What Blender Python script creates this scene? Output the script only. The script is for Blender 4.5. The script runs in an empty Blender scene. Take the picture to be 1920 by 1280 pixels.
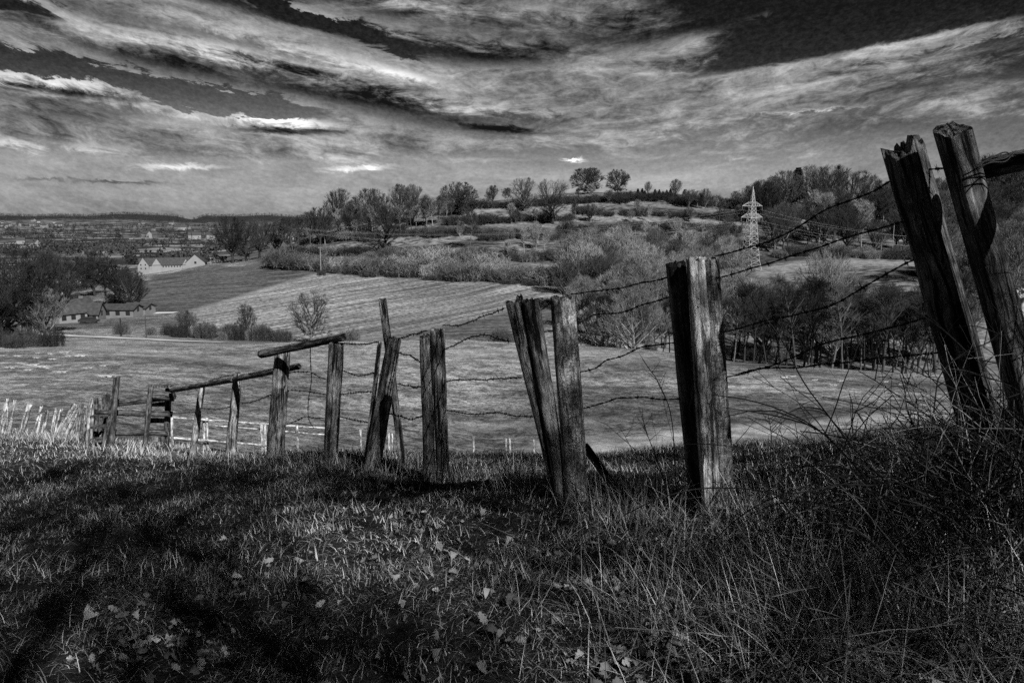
import bpy, math, random
import numpy as np
from mathutils import Vector, Matrix, Quaternion, noise as mnoise

# ------------------------------------------------------------------ camera, sky, sun, exposure
SC = bpy.context.scene
COL = SC.collection
F = 1507.0                                  # focal length in pixels of the 1920 px wide photograph
TH = math.atan(235.0 / F)                   # the camera looks down by this angle
EYE = 1.6
cam_d = bpy.data.cameras.new('camera')
cam = bpy.data.objects.new('camera', cam_d)
COL.objects.link(cam)
cam.location = (0, 0, EYE)
cam.rotation_euler = (math.pi / 2 - TH, 0, 0)
cam_d.sensor_width = 36
cam_d.lens = 36 * F / 1920
cam_d.clip_start = 0.05
cam_d.clip_end = 30000
SC.camera = cam
SC.view_settings.view_transform = 'Standard'
SC.view_settings.look = 'None'
SC.view_settings.exposure = 0.87
SC.view_settings.gamma = 1.0
SC.cycles.use_denoising = False
SC.cycles.max_bounces = 5
SC.cycles.diffuse_bounces = 2
SC.cycles.glossy_bounces = 1

SUN_DIR = Vector((0.50, -0.87, 0.0)).normalized()       # where the sun stands (behind, to the right)
SUN_EL = math.radians(38)
sun_vec = Vector((SUN_DIR.x * math.cos(SUN_EL), SUN_DIR.y * math.cos(SUN_EL), math.sin(SUN_EL)))
sun_d = bpy.data.lights.new('sun', 'SUN')
sun_d.energy = 4.0
sun_d.angle = math.radians(0.5)
sun_d.color = (1, 1, 1)                                # black-and-white photograph
sun = bpy.data.objects.new('sun', sun_d)
COL.objects.link(sun)
sun.rotation_euler = (-sun_vec).to_track_quat('-Z', 'Y').to_euler()

cT, sT = math.cos(TH), math.sin(TH)


class NT:
    """small helper to wire node trees"""
    def __init__(s, tree):
        s.t = tree
        s.n = tree.nodes
        s.l = tree.links

    def node(s, typ, **kw):
        n = s.n.new(typ)
        for k, v in kw.items():
            setattr(n, k, v)
        return n

    def put(s, sock, v):
        if isinstance(v, bpy.types.NodeSocket):
            s.l.new(v, sock)
        elif v is not None:
            sock.default_value = v

    def math(s, op, a, b=None, c=None, clamp=False):
        n = s.node('ShaderNodeMath', operation=op, use_clamp=clamp)
        s.put(n.inputs[0], a)
        if b is not None: s.put(n.inputs[1], b)
        if c is not None: s.put(n.inputs[2], c)
        return n.outputs[0]

    def add(s, a, b): return s.math('ADD', a, b)
    def sub(s, a, b): return s.math('SUBTRACT', a, b)
    def mul(s, a, b): return s.math('MULTIPLY', a, b)

    def comb(s, x, y, z):
        n = s.node('ShaderNodeCombineXYZ')
        s.put(n.inputs[0], x); s.put(n.inputs[1], y); s.put(n.inputs[2], z)
        return n.outputs[0]

    def sep(s, v):
        n = s.node('ShaderNodeSeparateXYZ')
        s.l.new(v, n.inputs[0])
        return n.outputs

    def noise(s, vec, scale=1.0, detail=4.0, rough=0.55, dist=0.0):
        n = s.node('ShaderNodeTexNoise')
        if vec is not None: s.l.new(vec, n.inputs['Vector'])
        n.inputs['Scale'].default_value = scale
        n.inputs['Detail'].default_value = detail
        n.inputs['Roughness'].default_value = rough
        n.inputs['Distortion'].default_value = dist
        return n.outputs[0]

    def vscale(s, vec, sx, sy, sz, loc=(0, 0, 0), rot=0.0):
        if rot:
            r = s.node('ShaderNodeMapping')
            s.l.new(vec, r.inputs['Vector'])
            r.inputs['Rotation'].default_value = (0, 0, rot)
            vec = r.outputs[0]
        n = s.node('ShaderNodeMapping')
        s.l.new(vec, n.inputs['Vector'])
        n.inputs['Scale'].default_value = (sx, sy, sz)
        n.inputs['Location'].default_value = loc
        return n.outputs[0]

    def ramp(s, fac, lo, hi, a, b, smooth=True):
        n = s.node('ShaderNodeMapRange')
        n.interpolation_type = 'SMOOTHSTEP' if smooth else 'LINEAR'
        s.put(n.inputs[0], fac)
        for i, v in enumerate((lo, hi, a, b)):
            s.put(n.inputs[i + 1], v)
        return n.outputs[0]

    def mix(s, f, a, b):
        n = s.node('ShaderNodeMix', data_type='FLOAT')
        s.put(n.inputs[0], f); s.put(n.inputs[2], a); s.put(n.inputs[3], b)
        return n.outputs[0]


# ---- sky: the red channel of a Nishita sky (a red-filter black-and-white sky) with cloud streets
def build_world():
    w = bpy.data.worlds.new('World')
    SC.world = w
    w.use_nodes = True
    T = NT(w.node_tree)
    for n in list(T.n):
        T.n.remove(n)
    out = T.node('ShaderNodeOutputWorld')
    bg = T.node('ShaderNodeBackground')
    T.l.new(bg.outputs[0], out.inputs[0])
    sky = T.node('ShaderNodeTexSky', sky_type='NISHITA')
    sky.sun_disc = False
    sky.sun_elevation = SUN_EL
    sky.sun_rotation = math.atan2(SUN_DIR.x, SUN_DIR.y)
    sky.altitude = 400
    sc = T.node('ShaderNodeSeparateColor')
    T.l.new(sky.outputs[0], sc.inputs[0])
    red = T.mul(sc.outputs[0], 0.1)
    tc = T.node('ShaderNodeTexCoord').outputs['Generated']
    x, y, z = T.sep(tc)
    dx = T.sub(x, 0.06)
    q = T.sub(z, T.mul(T.mul(dx, dx), 0.24))           # cloud streets sag like this towards the horizon
    big = T.noise(T.comb(T.mul(x, 2.0), T.mul(y, 2.0), T.mul(q, 13.0)), 1.0, 9, 0.6, 0.4)
    mid = T.noise(T.comb(T.mul(x, 8.0), T.mul(y, 8.0), T.mul(q, 34.0)), 1.0, 10, 0.66, 1.0)
    fine = T.noise(T.comb(T.mul(x, 34.0), T.mul(y, 34.0), T.mul(q, 90.0)), 1.0, 8, 0.7, 0.8)
    grit = T.noise(T.comb(T.mul(x, 150.0), T.mul(y, 150.0), T.mul(q, 260.0)), 1.0, 6, 0.8)
    # warped position used by the named cloud masses
    wx = T.add(x, T.mul(T.sub(mid, 0.5), 0.10))
    wz = T.add(z, T.add(T.mul(T.sub(mid, 0.5), 0.030), T.mul(T.sub(fine, 0.5), 0.022)))
    P = T.comb(wx, wz, 0.0)

    P2 = T.comb(T.add(x, T.mul(T.sub(mid, 0.5), 0.05)), T.add(z, T.mul(T.sub(fine, 0.5), 0.020)), 0.0)

    def blob(px, py, rx, ry, ang, val, soft=0.0):
        v = (640 - py) / F
        d = Vector(((px - 960) / F, cT + v * sT, -sT + v * cT)).normalized()
        m = T.node('ShaderNodeMapping', vector_type='TEXTURE')
        T.l.new(P2 if ry < 15 else P, m.inputs['Vector'])
        m.inputs['Location'].default_value = (d.x, d.z, 0)
        m.inputs['Rotation'].default_value = (0, 0, math.radians(-ang))
        m.inputs['Scale'].default_value = (rx / F, ry / F, 1)
        ln = T.node('ShaderNodeVectorMath', operation='LENGTH')
        T.l.new(m.outputs[0], ln.inputs[0])
        return T.ramp(ln.outputs['Value'], soft, 1.0, val, 0.0)

    def total(L):
        v = None
        for b in L:
            o = blob(*b)
            v = o if v is None else T.add(v, o)
        return v

    # clear sky: the Nishita red channel, darkened towards the zenith as a red filter does
    clear = T.math('POWER', T.math('MAXIMUM', T.mul(red, 0.34), 0.0001), 1 / 2.2)
    fall = T.node('ShaderNodeValToRGB')
    cr = fall.color_ramp
    T.l.new(T.math('MULTIPLY', z, 3.0, clamp=True), fall.inputs[0])
    cr.elements[0].position = 0.0; cr.elements[0].color = (1, 1, 1, 1)
    cr.elements[1].position = 1.0; cr.elements[1].color = (.28, .28, .28, 1)
    for p_, v_ in ((.20, 1.0), (.33, .80), (.48, .48), (.66, .34)):
        e = cr.elements.new(p_); e.color = (v_, v_, v_, 1)
    clear = T.mul(clear, fall.outputs[0])
    clear = T.add(clear, T.mul(T.sub(grit, 0.5), 0.24))
    cover = total([
        (330, 75, 640, 78, 9, 1.0, 0.35), (640, 125, 520, 62, 12, 1.0, 0.4), (900, 185, 380, 52, 8, 1.0, 0.3), (1020, 60, 330, 130, 4, 1.0, 0.4),
        (800, 30, 260, 60, 6, .5, 0.3), (80, 165, 300, 40, 4, 1.0, 0.4), (170, 238, 520, 58, 2, 1.0, 0.5), (420, 255, 560, 40, 2, .75, 0.4), (820, 245, 420, 46, 4, .9, 0.3), (300, 120, 420, 40, 9, .7, 0.3), (560, 12, 420, 30, 4, .5, 0.2), (220, 20, 300, 40, 6, .8, 0.3), (530, 232, 190, 28, 3, .9, 0.4),
        (1150, 190, 420, 80, -3, .85, 0.2), (1330, 82, 160, 38, -10, .75, 0.2), (1660, 95, 480, 20, -8, .85, 0.3), (1560, 150, 460, 40, -7, .75, 0.2),
        (1780, 190, 420, 55, -5, .7, 0.2), (1400, 205, 320, 28, -3, .6, 0.2), (1420, 26, 70, 12, -10, .45, 0), (1250, 270, 800, 60, 0, .40, 0.2), (640, 285, 260, 26, 1, .40, 0.2),
        (410, 187, 200, 25, 9, -1.5, 0.6), (590, 32, 230, 18, 18, -1.3, 0.5), (50, 112, 200, 20, 7, -1.2, 0.5), (30, 8, 110, 24, 5, -1.2, 0.3), (1480, 55, 240, 30, -7, -.5, 0.2)])
    cover = T.add(cover, T.add(T.mul(T.sub(mid, 0.5), 1.5), T.mul(T.sub(fine, 0.5), 0.9)))
    cover = T.ramp(cover, 0.22, 0.95, 0.0, 1.0)
    cloud = T.add(0.43, T.mul(T.sub(big, 0.5), 0.55))
    cloud = T.add(cloud, T.mul(T.sub(mid, 0.5), 0.80))
    cloud = T.add(cloud, T.mul(T.sub(fine, 0.5), 0.55))
    cloud = T.add(cloud, T.mul(T.sub(grit, 0.5), 0.26))
    light = total([
        (430, 98, 160, 20, 10, 0.24, 0), (250, 60, 240, 26, 8, 0.10, 0), (770, 142, 110, 13, 12, 0.20, 0), (520, 70, 300, 30, 13, 0.06, 0.1), (620, 105, 260, 20, 13, 0.12, 0),
        (640, 176, 400, 36, 12, -0.34, 0.1), (1150, 60, 200, 40, -4, -0.12, 0), (240, 205, 260, 16, 4, -0.14, 0), (300, 118, 260, 20, 12, -0.20, 0), (880, 212, 240, 20, 8, -0.16, 0.1), (840, 95, 170, 26, 5, -0.26, 0.1), (980, 105, 140, 26, 0, -0.16, 0.1),
        (700, 10, 260, 26, 6, -0.22, 0.1), (780, 45, 160, 30, 6, -0.10, 0), (1000, 20, 130, 20, 4, 0.12, 0), (80, 146, 190, 16, 4, 0.26, 0.0), (100, 170, 190, 9, 4, -0.30, 0.1),
        (530, 226, 115, 13, 3, 0.52, 0.0), (540, 246, 130, 9, 1, -0.36, 0.2), (40, 268, 180, 10, 2, 0.18, 0), (120, 212, 160, 16, 2, -0.10, 0), (930, 241, 90, 10, 3, -0.26, 0.1),
        (1020, 206, 120, 14, 0, 0.10, 0), (1050, 40, 330, 90, 2, -0.10, 0.2), (1250, 40, 160, 50, 0, -0.12, 0.1), (1100, 120, 200, 50, -5, 0.03, 0), (1340, 70, 110, 14, -10, 0.10, 0), (1640, 93, 420, 10, -8, 0.08, 0), (1510, 207, 120, 4, -2, 0.22, 0), (1680, 240, 300, 20, -2, -0.14, 0)])
    cloud = T.add(cloud, light)
    clear = T.add(clear, T.mul(T.add(T.mul(T.sub(mid, 0.5), 0.40), T.add(T.mul(T.sub(big, 0.5), 0.25), T.mul(T.sub(fine, 0.5), 0.22))), T.ramp(z, 0.02, 0.16, 0.75, 0.12)))
    t = T.mix(cover, clear, cloud)
    # small cumulus low over the horizon
    t = T.add(t, total([(330, 313, 100, 8, -1, 0.28, 0), (225, 343, 100, 5, 0, -0.20, 0), (670, 316, 95, 8, -3, 0.26, 0), (698, 311, 20, 8, 0, 0.25, 0), (1072, 301, 32, 5, 2, 0.45, 0.2),
                        (1250, 345, 420, 50, 0, 0.07, 0.1), (1385, 296, 40, 5, 0, 0.12, 0), (80, 336, 60, 4, 0, -0.12, 0), (900, 300, 120, 6, 0, 0.08, 0)]))
    t = T.math('MINIMUM', T.math('MAXIMUM', t, 0.09), 0.93)
    lin = T.mul(T.math('POWER', t, 2.2), 0.83)
    lin = T.mul(lin, T.ramp(y, -0.35, 0.1, 0.75, 1.0))
    c = T.node('ShaderNodeCombineColor')
    k = T.mul(lin, 10.0)
    for i in range(3):
        T.l.new(k, c.inputs[i])
    T.l.new(c.outputs[0], bg.inputs[0])
    bg.inputs[1].default_value = 0.1


build_world()

rng = np.random.default_rng(7)
random.seed(7)


# ------------------------------------------------------------------ pixel <-> place
def g_of(py):
    return math.tan(math.atan((640 - py) / F) - TH)


def pt(px, py, Y):
    v = (640 - py) / F
    return Vector(((px - 960) / F / (cT + v * sT) * Y, Y, EYE + g_of(py) * Y))


def project(x, y, z):
    e = (z - EYE) / y
    v = np.tan(np.arctan(e) + TH)
    return 960 + F * x / y * (cT + v * sT), 640 - F * v


# ------------------------------------------------------------------ the lie of the land
Y0 = 15.0
def w_(x, Y, z): return (x / (Y + Y0), Y, EYE + z)
def p_(px, py, Y):
    p = pt(px, py, Y)
    return (p.x / (Y + Y0), Y, p.z)
def a_(px, Y, z):
    p = pt(px, 405, Y)
    return (p.x / (Y + Y0), Y, EYE + z)

ROWS = [
    [w_(-20, -14, -.2), w_(20, -14, .6)],
    [w_(-24, -5, -2.2), w_(-4, -5, -1.4), w_(0, -5, -1.2), w_(3, -5, -.7), w_(12, -5, .8)],
    [w_(-20, 0, -3.2), w_(-8, 0, -2.1), w_(-4, 0, -1.75), w_(0, 0, -1.55), w_(1.5, 0, -1.2), w_(3, 0, -.6), w_(8, 0, .6)],
    [w_(-24, 2.5, -4.0), w_(-8, 2.5, -2.5), w_(-2, 2.5, -1.72), w_(0, 2.5, -1.58), w_(1, 2.5, -1.42), w_(2, 2.5, -1.0), w_(4, 2.5, -.1), w_(8, 2.5, .8)],
    [w_(-24, 4.2, -4.3), w_(-8, 4.2, -2.8), w_(-3, 4.2, -2.05), w_(0, 4.2, -1.74), w_(1.12, 4.2, -1.58), w_(2.5, 4.2, -1.16), w_(4, 4.2, -.55), w_(8, 4.2, .5)],
    [w_(-24, 7.2, -4.9), w_(-8, 7.2, -3.2), w_(-5, 7.2, -2.85), w_(-3, 7.2, -2.62), w_(-.69, 7.2, -2.38), w_(.8, 7.2, -2.2), w_(2, 7.2, -2.1), w_(4, 7.2, -2.06), w_(8, 7.2, -1.6)],
    [w_(-24, 10, -5.2), w_(-7, 10, -3.45), w_(-2.3, 10, -2.98), w_(0, 10, -3.06), w_(3, 10, -3.1), w_(6, 10, -2.95), w_(10, 10, -2.4)],
    [w_(-30, 17, -6), w_(-11, 17, -4.82), w_(-8, 17, -5.0), w_(-4, 17, -5.6), w_(0, 17, -5.8), w_(5, 17, -5.7), w_(10, 17, -5.1), w_(20, 17, -3.)],
    [w_(-40, 28, -9), w_(-18.8, 28, -7.6), w_(-12, 28, -8.25), w_(0, 28, -9.2), w_(10, 28, -9.1), w_(17, 28, -8.7), w_(30, 28, -6)],
    [p_(-900, 800, 38), p_(-200, 796, 37), p_(100, 800, 36), p_(320, 832, 39), p_(640, 852, 45), p_(900, 859, 50), p_(1240, 846, 50), p_(1500, 834, 50), p_(1750, 818, 48), p_(2300, 790, 48)],
    [p_(-900, 650, 100), p_(0, 655, 95), p_(200, 652, 98), p_(430, 652, 104), p_(640, 640, 115), p_(870, 638, 118), p_(1050, 648, 115), p_(1200, 656, 112), p_(1400, 680, 108), p_(1750, 703, 105), p_(2400, 720, 100)],
    [p_(-900, 632, 135), p_(100, 628, 138), p_(410, 641, 130), p_(640, 645, 128), p_(870, 648, 130), p_(1050, 662, 130), p_(1200, 672, 130), p_(1400, 694, 128), p_(1750, 712, 125), p_(2400, 725, 120)],
    [p_(-900, 600, 190), p_(100, 604, 190), p_(300, 612, 175), p_(450, 625, 165), p_(640, 638, 160), p_(870, 638, 160), p_(1050, 650, 155), p_(1200, 655, 160), p_(1400, 670, 155), p_(1750, 690, 150), p_(2400, 705, 150)],
    [p_(-900, 580, 250), p_(100, 592, 215), p_(270, 585, 215), p_(450, 575, 220), p_(640, 570, 220), p_(870, 580, 215), p_(1050, 590, 200), p_(1200, 600, 195), p_(1400, 620, 190), p_(1750, 610, 190), p_(2400, 620, 190)],
    [p_(-900, 540, 330), p_(100, 545, 300), p_(270, 525, 330), p_(400, 512, 330), p_(560, 507, 320), p_(640, 515, 300), p_(870, 527, 285), p_(1050, 538, 265), p_(1200, 540, 260), p_(1400, 512, 280), p_(1500, 503, 280), p_(1650, 496, 280), p_(1750, 510, 260), p_(2400, 530, 260)],
    [p_(-900, 520, 480), p_(100, 515, 450), p_(270, 513, 400), p_(400, 497, 390), p_(500, 489, 370), p_(560, 472, 370), p_(640, 465, 370), p_(740, 458, 370), p_(870, 468, 345), p_(1050, 470, 345), p_(1200, 455, 345), p_(1400, 445, 350), p_(1650, 462, 350), p_(1750, 465, 340), p_(2400, 470, 330)],
    [p_(-900, 490, 800), p_(100, 490, 800), p_(270, 492, 760), p_(400, 490, 700), p_(480, 485, 560), p_(540, 470, 480), p_(580, 446, 450), p_(640, 425, 440), p_(740, 405, 440), p_(860, 386, 450), p_(960, 373, 460), p_(1050, 365, 465), p_(1100, 360, 470), p_(1250, 361, 480), p_(1350, 372, 470), p_(1450, 385, 450), p_(1650, 400, 440), p_(1900, 420, 430), p_(2400, 420, 430)],
    [a_(-900, 1500, -46), a_(400, 1500, -46), a_(700, 1500, -44), a_(2400, 1500, -30)],
    [a_(-900, 3400, -42), a_(2400, 3400, -40)],
    [p_(-900, 415, 4600), p_(0, 415, 4600), p_(120, 412, 4600), p_(240, 414, 4600), p_(350, 419, 4600), p_(500, 417, 4600), p_(2400, 416, 4600)],
    [p_(-900, 404, 6800), p_(-40, 405, 6800), p_(20, 404, 6800), p_(60, 406, 6800), p_(110, 404, 6800), p_(165, 406, 6800), p_(215, 401, 6800), p_(270, 402, 6800), p_(330, 405, 6800), p_(352, 411, 6800), p_(366, 411, 6800), p_(385, 404, 6800), p_(440, 406, 6800), p_(500, 403, 6800), p_(560, 408, 6800), p_(2400, 404, 6800)],
    [a_(-900, 9500, -80), a_(2400, 9500, -80)],
]
SG = np.linspace(-1.5, 1.5, 460)
YG = np.concatenate([np.linspace(-14, 0, 16)[:-1], np.linspace(0, 12, 121)[:-1],
                     np.geomspace(12, 130, 121)[:-1], np.linspace(130, 520, 151)[:-1], np.geomspace(520, 9500, 80)])


def smooth_cols(A, n=2):
    for _ in range(n):
        B = np.pad(A, [(0, 0)] * (A.ndim - 1) + [(2, 2)], mode='edge')
        A = (B[..., :-4] + 2 * B[..., 1:-3] + 3 * B[..., 2:-2] + 2 * B[..., 3:-1] + B[..., 4:]) / 9
    return A


def build_heights():
    K = len(ROWS)
    YK = np.zeros((K, len(SG))); ZK = np.zeros((K, len(SG)))
    for k, r in enumerate(ROWS):
        r = sorted(r)
        s = [a[0] for a in r]
        YK[k] = np.interp(SG, s, [a[1] for a in r])
        ZK[k] = np.interp(SG, s, [a[2] for a in r])
    YK[:-3] = smooth_cols(YK[:-3], 3); ZK[:-3] = smooth_cols(ZK[:-3], 3)
    H = np.zeros((len(YG), len(SG)))
    for j in range(len(SG)):
        x, y = YK[:, j], ZK[:, j]
        h = np.diff(x); d = np.diff(y) / h
        m = np.zeros(K)
        m[0], m[-1] = d[0], d[-1]
        same = d[:-1] * d[1:] > 0
        m[1:-1] = np.where(same, 2 * d[:-1] * d[1:] / np.where(same, d[:-1] + d[1:], 1), 0)
        i = np.clip(np.searchsorted(x, YG) - 1, 0, K - 2)
        u = np.clip((YG - x[i]) / h[i], 0, 1)
        H[:, j] = ((1 + 2 * u) * (1 - u) ** 2 * y[i] + u * (1 - u) ** 2 * h[i] * m[i]
                   + u * u * (3 - 2 * u) * y[i + 1] + u * u * (u - 1) * h[i] * m[i + 1])
    return H


HG = build_heights()
XG = SG[None, :] * (YG[:, None] + Y0)


def vnoise(x, y, seed=0):
    """vectorised value noise"""
    xi = np.floor(x).astype(np.int64); yi = np.floor(y).astype(np.int64)
    fx = x - xi; fy = y - yi
    fx = fx * fx * (3 - 2 * fx); fy = fy * fy * (3 - 2 * fy)

    def h(a, b):
        n = (a * 374761393 + b * 668265263 + seed * 974634777) & 0x7fffffff
        n = ((n ^ (n >> 13)) * 1274126177) & 0x7fffffff
        return ((n ^ (n >> 16)) & 0xffff) / 65535.0
    return (h(xi, yi) * (1 - fx) + h(xi + 1, yi) * fx) * (1 - fy) + (h(xi, yi + 1) * (1 - fx) + h(xi + 1, yi + 1) * fx) * fy


YY = np.repeat(YG[:, None], len(SG), 1)
amp_near = 0.10 * np.clip(1 - YY / 30, 0, 1)
HG = HG + amp_near * (vnoise(XG * 1.1, YY * 1.1, 3) - .5) + 0.5 * amp_near * (vnoise(XG * 3.1, YY * 3.1, 4) - .5)
amp_far = 1.2 * np.clip((YY - 270) / 120, 0, 1) + 0.25 * np.clip((YY - 40) / 60, 0, 1)
HG = HG + amp_far * (vnoise(XG / 18, YY / 14, 5) - .5) + 0.4 * amp_far * (vnoise(XG / 5, YY / 5, 6) - .5)


def ground(x, y):
    x = np.asarray(x, float); y = np.asarray(y, float)
    s = np.clip((x / (y + Y0) - SG[0]) / (SG[1] - SG[0]), 0, len(SG) - 1.001)
    j = s.astype(int); fj = s - j
    i = np.clip(np.searchsorted(YG, y) - 1, 0, len(YG) - 2)
    fi = np.clip((y - YG[i]) / (YG[i + 1] - YG[i]), 0, 1)
    return (HG[i, j] * (1 - fj) + HG[i, j + 1] * fj) * (1 - fi) + (HG[i + 1, j] * (1 - fj) + HG[i + 1, j + 1] * fj) * fi


_YS = np.geomspace(1.2, 9000, 1500)


def hit(px, py, ymin=0.0):
    """where the sight line through a pixel meets the ground beyond ymin"""
    p = pt(px, py, 1.0)
    ys = _YS[_YS > ymin]
    d = EYE + (p.z - EYE) * ys - ground(p.x * ys, ys)
    k = np.argmax(d < 0)
    if d[k] >= 0:
        k = len(ys) - 1
    if k == 0:
        Y = ys[0]
    else:
        Y = ys[k - 1] + (ys[k] - ys[k - 1]) * d[k - 1] / max(1e-9, d[k - 1] - d[k])
    return Vector((p.x * Y, Y, float(ground(p.x * Y, Y))))


def stand(px, Y, py=500):
    p = pt(px, py, Y)
    return Vector((p.x, Y, float(ground(p.x, Y))))


# ------------------------------------------------------------------ mesh helpers
def npmesh(name, V, faces, attrs=None, smooth=False):
    """V (n,3); faces: list of int arrays (m,k)"""
    me = bpy.data.meshes.new(name)
    V = np.asarray(V, np.float32)
    me.vertices.add(len(V))
    me.vertices.foreach_set('co', V.ravel())
    faces = [np.asarray(f, np.int32) for f in faces if len(f)]
    loops = np.concatenate([f.ravel() for f in faces])
    tot = np.concatenate([np.full(len(f), f.shape[1], np.int32) for f in faces])
    start = np.concatenate([[0], np.cumsum(tot)[:-1]]).astype(np.int32)
    me.loops.add(len(loops))
    me.loops.foreach_set('vertex_index', loops)
    me.polygons.add(len(tot))
    me.polygons.foreach_set('loop_start', start)
    if smooth:
        me.polygons.foreach_set('use_smooth', np.ones(len(tot), bool))
    for k, a in (attrs or {}).items():
        at = me.attributes.new(k, 'FLOAT', 'POINT')
        at.data.foreach_set('value', np.asarray(a, np.float32))
    me.update(calc_edges=True)
    return me


def link(name, me, mat=None, parent=None, loc=(0, 0, 0), quat=None):
    o = bpy.data.objects.new(name, me)
    COL.objects.link(o)
    if mat is not None and me is not None and not me.materials:
        me.materials.append(mat)
    o.location = loc
    if quat is not None:
        o.rotation_mode = 'QUATERNION'
        o.rotation_quaternion = quat
    if parent is not None:
        o.parent = parent
    return o


def tag(o, label=None, cat=None, group=None, kind=None):
    if label: o['label'] = label
    if cat: o['category'] = cat
    if group: o['group'] = group
    if kind: o['kind'] = kind
    return o


def empty(name, label, cat, loc, group=None, rz=0.0, scale=1.0):
    o = bpy.data.objects.new(name, None)
    COL.objects.link(o)
    o.location = loc
    o.rotation_euler = (0, 0, rz)
    o.scale = (scale,) * 3 if isinstance(scale, (int, float)) else scale
    o.empty_display_size = 0.2
    return tag(o, label, cat, group)


class MB:
    """collects boxes, prisms and bars, gives one mesh"""
    def __init__(s):
        s.v = []; s.f = []

    def poly(s, pts, faces):
        b = len(s.v)
        s.v += [tuple(p) for p in pts]
        s.f += [tuple(b + i for i in f) for f in faces]

    def box(s, c, d, rz=0.0):
        cx, cy, cz = c
        hx, hy, hz = d[0] / 2, d[1] / 2, d[2] / 2
        co, si = math.cos(rz), math.sin(rz)
        P = []
        for z in (-hz, hz):
            for x, y in ((-hx, -hy), (hx, -hy), (hx, hy), (-hx, hy)):
                P.append((cx + x * co - y * si, cy + x * si + y * co, cz + z))
        s.poly(P, [(3, 2, 1, 0), (4, 5, 6, 7), (0, 1, 5, 4), (1, 2, 6, 5), (2, 3, 7, 6), (3, 0, 4, 7)])

    def bar(s, a, b, r, k=4, r2=None):
        a, b = Vector(a), Vector(b)
        d = (b - a).normalized()
        u = d.orthogonal().normalized(); w = d.cross(u)
        r2 = r if r2 is None else r2
        P = []
        for p, rr in ((a, r), (b, r2)):
            for i in range(k):
                t = 2 * math.pi * i / k
                P.append(p + u * rr * math.cos(t) + w * rr * math.sin(t))
        F_ = [(i, (i + 1) % k, k + (i + 1) % k, k + i) for i in range(k)]
        s.poly(P, F_ + [tuple(range(k))[::-1], tuple(range(k, 2 * k))])

    def mesh(s, name, smooth=False):
        me = bpy.data.meshes.new(name)
        me.from_pydata(s.v, [], s.f)
        if smooth:
            for p in me.polygons: p.use_smooth = True
        me.update()
        return me

    def build(s, name, mat, parent=None, loc=(0, 0, 0), smooth=False):
        return link(name, s.mesh(name, smooth), mat, parent, loc)


def seg_mesh(P0, P1, R0, R1, k=3):
    """many separate tapered bars at once"""
    P0 = np.asarray(P0, float); P1 = np.asarray(P1, float); R0 = np.asarray(R0, float); R1 = np.asarray(R1, float)
    D = P1 - P0
    D /= np.maximum(np.linalg.norm(D, axis=1, keepdims=True), 1e-9)
    A = np.where(np.abs(D[:, 2:3]) < .9, np.array([[0, 0, 1.]]), np.array([[1., 0, 0]]))
    U = np.cross(D, A); U /= np.linalg.norm(U, axis=1, keepdims=True)
    W = np.cross(D, U)
    n = len(P0)
    V = np.zeros((n, 2 * k, 3))
    for i in range(k):
        t = 2 * math.pi * i / k
        o = U * math.cos(t) + W * math.sin(t)
        V[:, i] = P0 + o * R0[:, None]
        V[:, k + i] = P1 + o * R1[:, None]
    base = (np.arange(n) * 2 * k)[:, None]
    Q = np.concatenate([base + np.array([[i, (i + 1) % k, k + (i + 1) % k, k + i]]) for i in range(k)])
    return V.reshape(-1, 3), Q


def tube(points, r, k=5):
    """one continuous tube through points (radius number or list)"""
    P = np.asarray(points, float)
    n = len(P)
    R = np.full(n, r) if np.isscalar(r) else np.asarray(r, float)
    D = np.gradient(P, axis=0)
    D /= np.maximum(np.linalg.norm(D, axis=1, keepdims=True), 1e-9)
    A = np.array([0.13, 0.2, 0.97]) if abs(D[0, 2]) < .8 else np.array([0.97, 0.2, .1])
    U = np.cross(D, A); U /= np.maximum(np.linalg.norm(U, axis=1, keepdims=True), 1e-9)
    W = np.cross(D, U)
    V = np.zeros((n, k, 3))
    for i in range(k):
        t = 2 * math.pi * i / k
        V[:, i] = P + (U * math.cos(t) + W * math.sin(t)) * R[:, None]
    i = np.arange(n - 1)[:, None] * k
    Q = np.concatenate([i + np.array([[a, (a + 1) % k, k + (a + 1) % k, k + a]]) for a in range(k)])
    return V.reshape(-1, 3), Q


def merge(parts):
    V = []; Q = []; b = 0
    for v, q in parts:
        V.append(v); Q.append(q + b); b += len(v)
    return np.concatenate(V), np.concatenate(Q)


def catmull(P, m=8):
    P = [np.asarray(p, float) for p in P]
    if len(P) < 3:
        return np.array([P[0] + (P[-1] - P[0]) * t for t in np.linspace(0, 1, m + 1)])
    Q = [2 * P[0] - P[1]] + P + [2 * P[-1] - P[-2]]
    out = []
    for i in range(1, len(Q) - 2):
        a, b, c, d = Q[i - 1:i + 3]
        for t in np.linspace(0, 1, m, endpoint=False):
            out.append(.5 * ((2 * b) + (c - a) * t + (2 * a - 5 * b + 4 * c - d) * t * t + (3 * b - a - 3 * c + d) * t ** 3))
    out.append(P[-1])
    return np.array(out)


# ------------------------------------------------------------------ materials (all neutral grey: a monochrome photograph)
def new_mat(name, rough=0.85, spec=0.2):
    m = bpy.data.materials.new(name)
    m.use_nodes = True
    T = NT(m.node_tree)
    b = T.n['Principled BSDF']
    b.inputs['Roughness'].default_value = rough
    b.inputs['Specular IOR Level'].default_value = spec
    return m, T, b


def grey(T, val):
    c = T.node('ShaderNodeCombineColor')
    for i in range(3):
        T.put(c.inputs[i], val)
    return c.outputs[0]


def set_val(T, b, val):
    T.l.new(grey(T, val), b.inputs['Base Color'])


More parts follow.
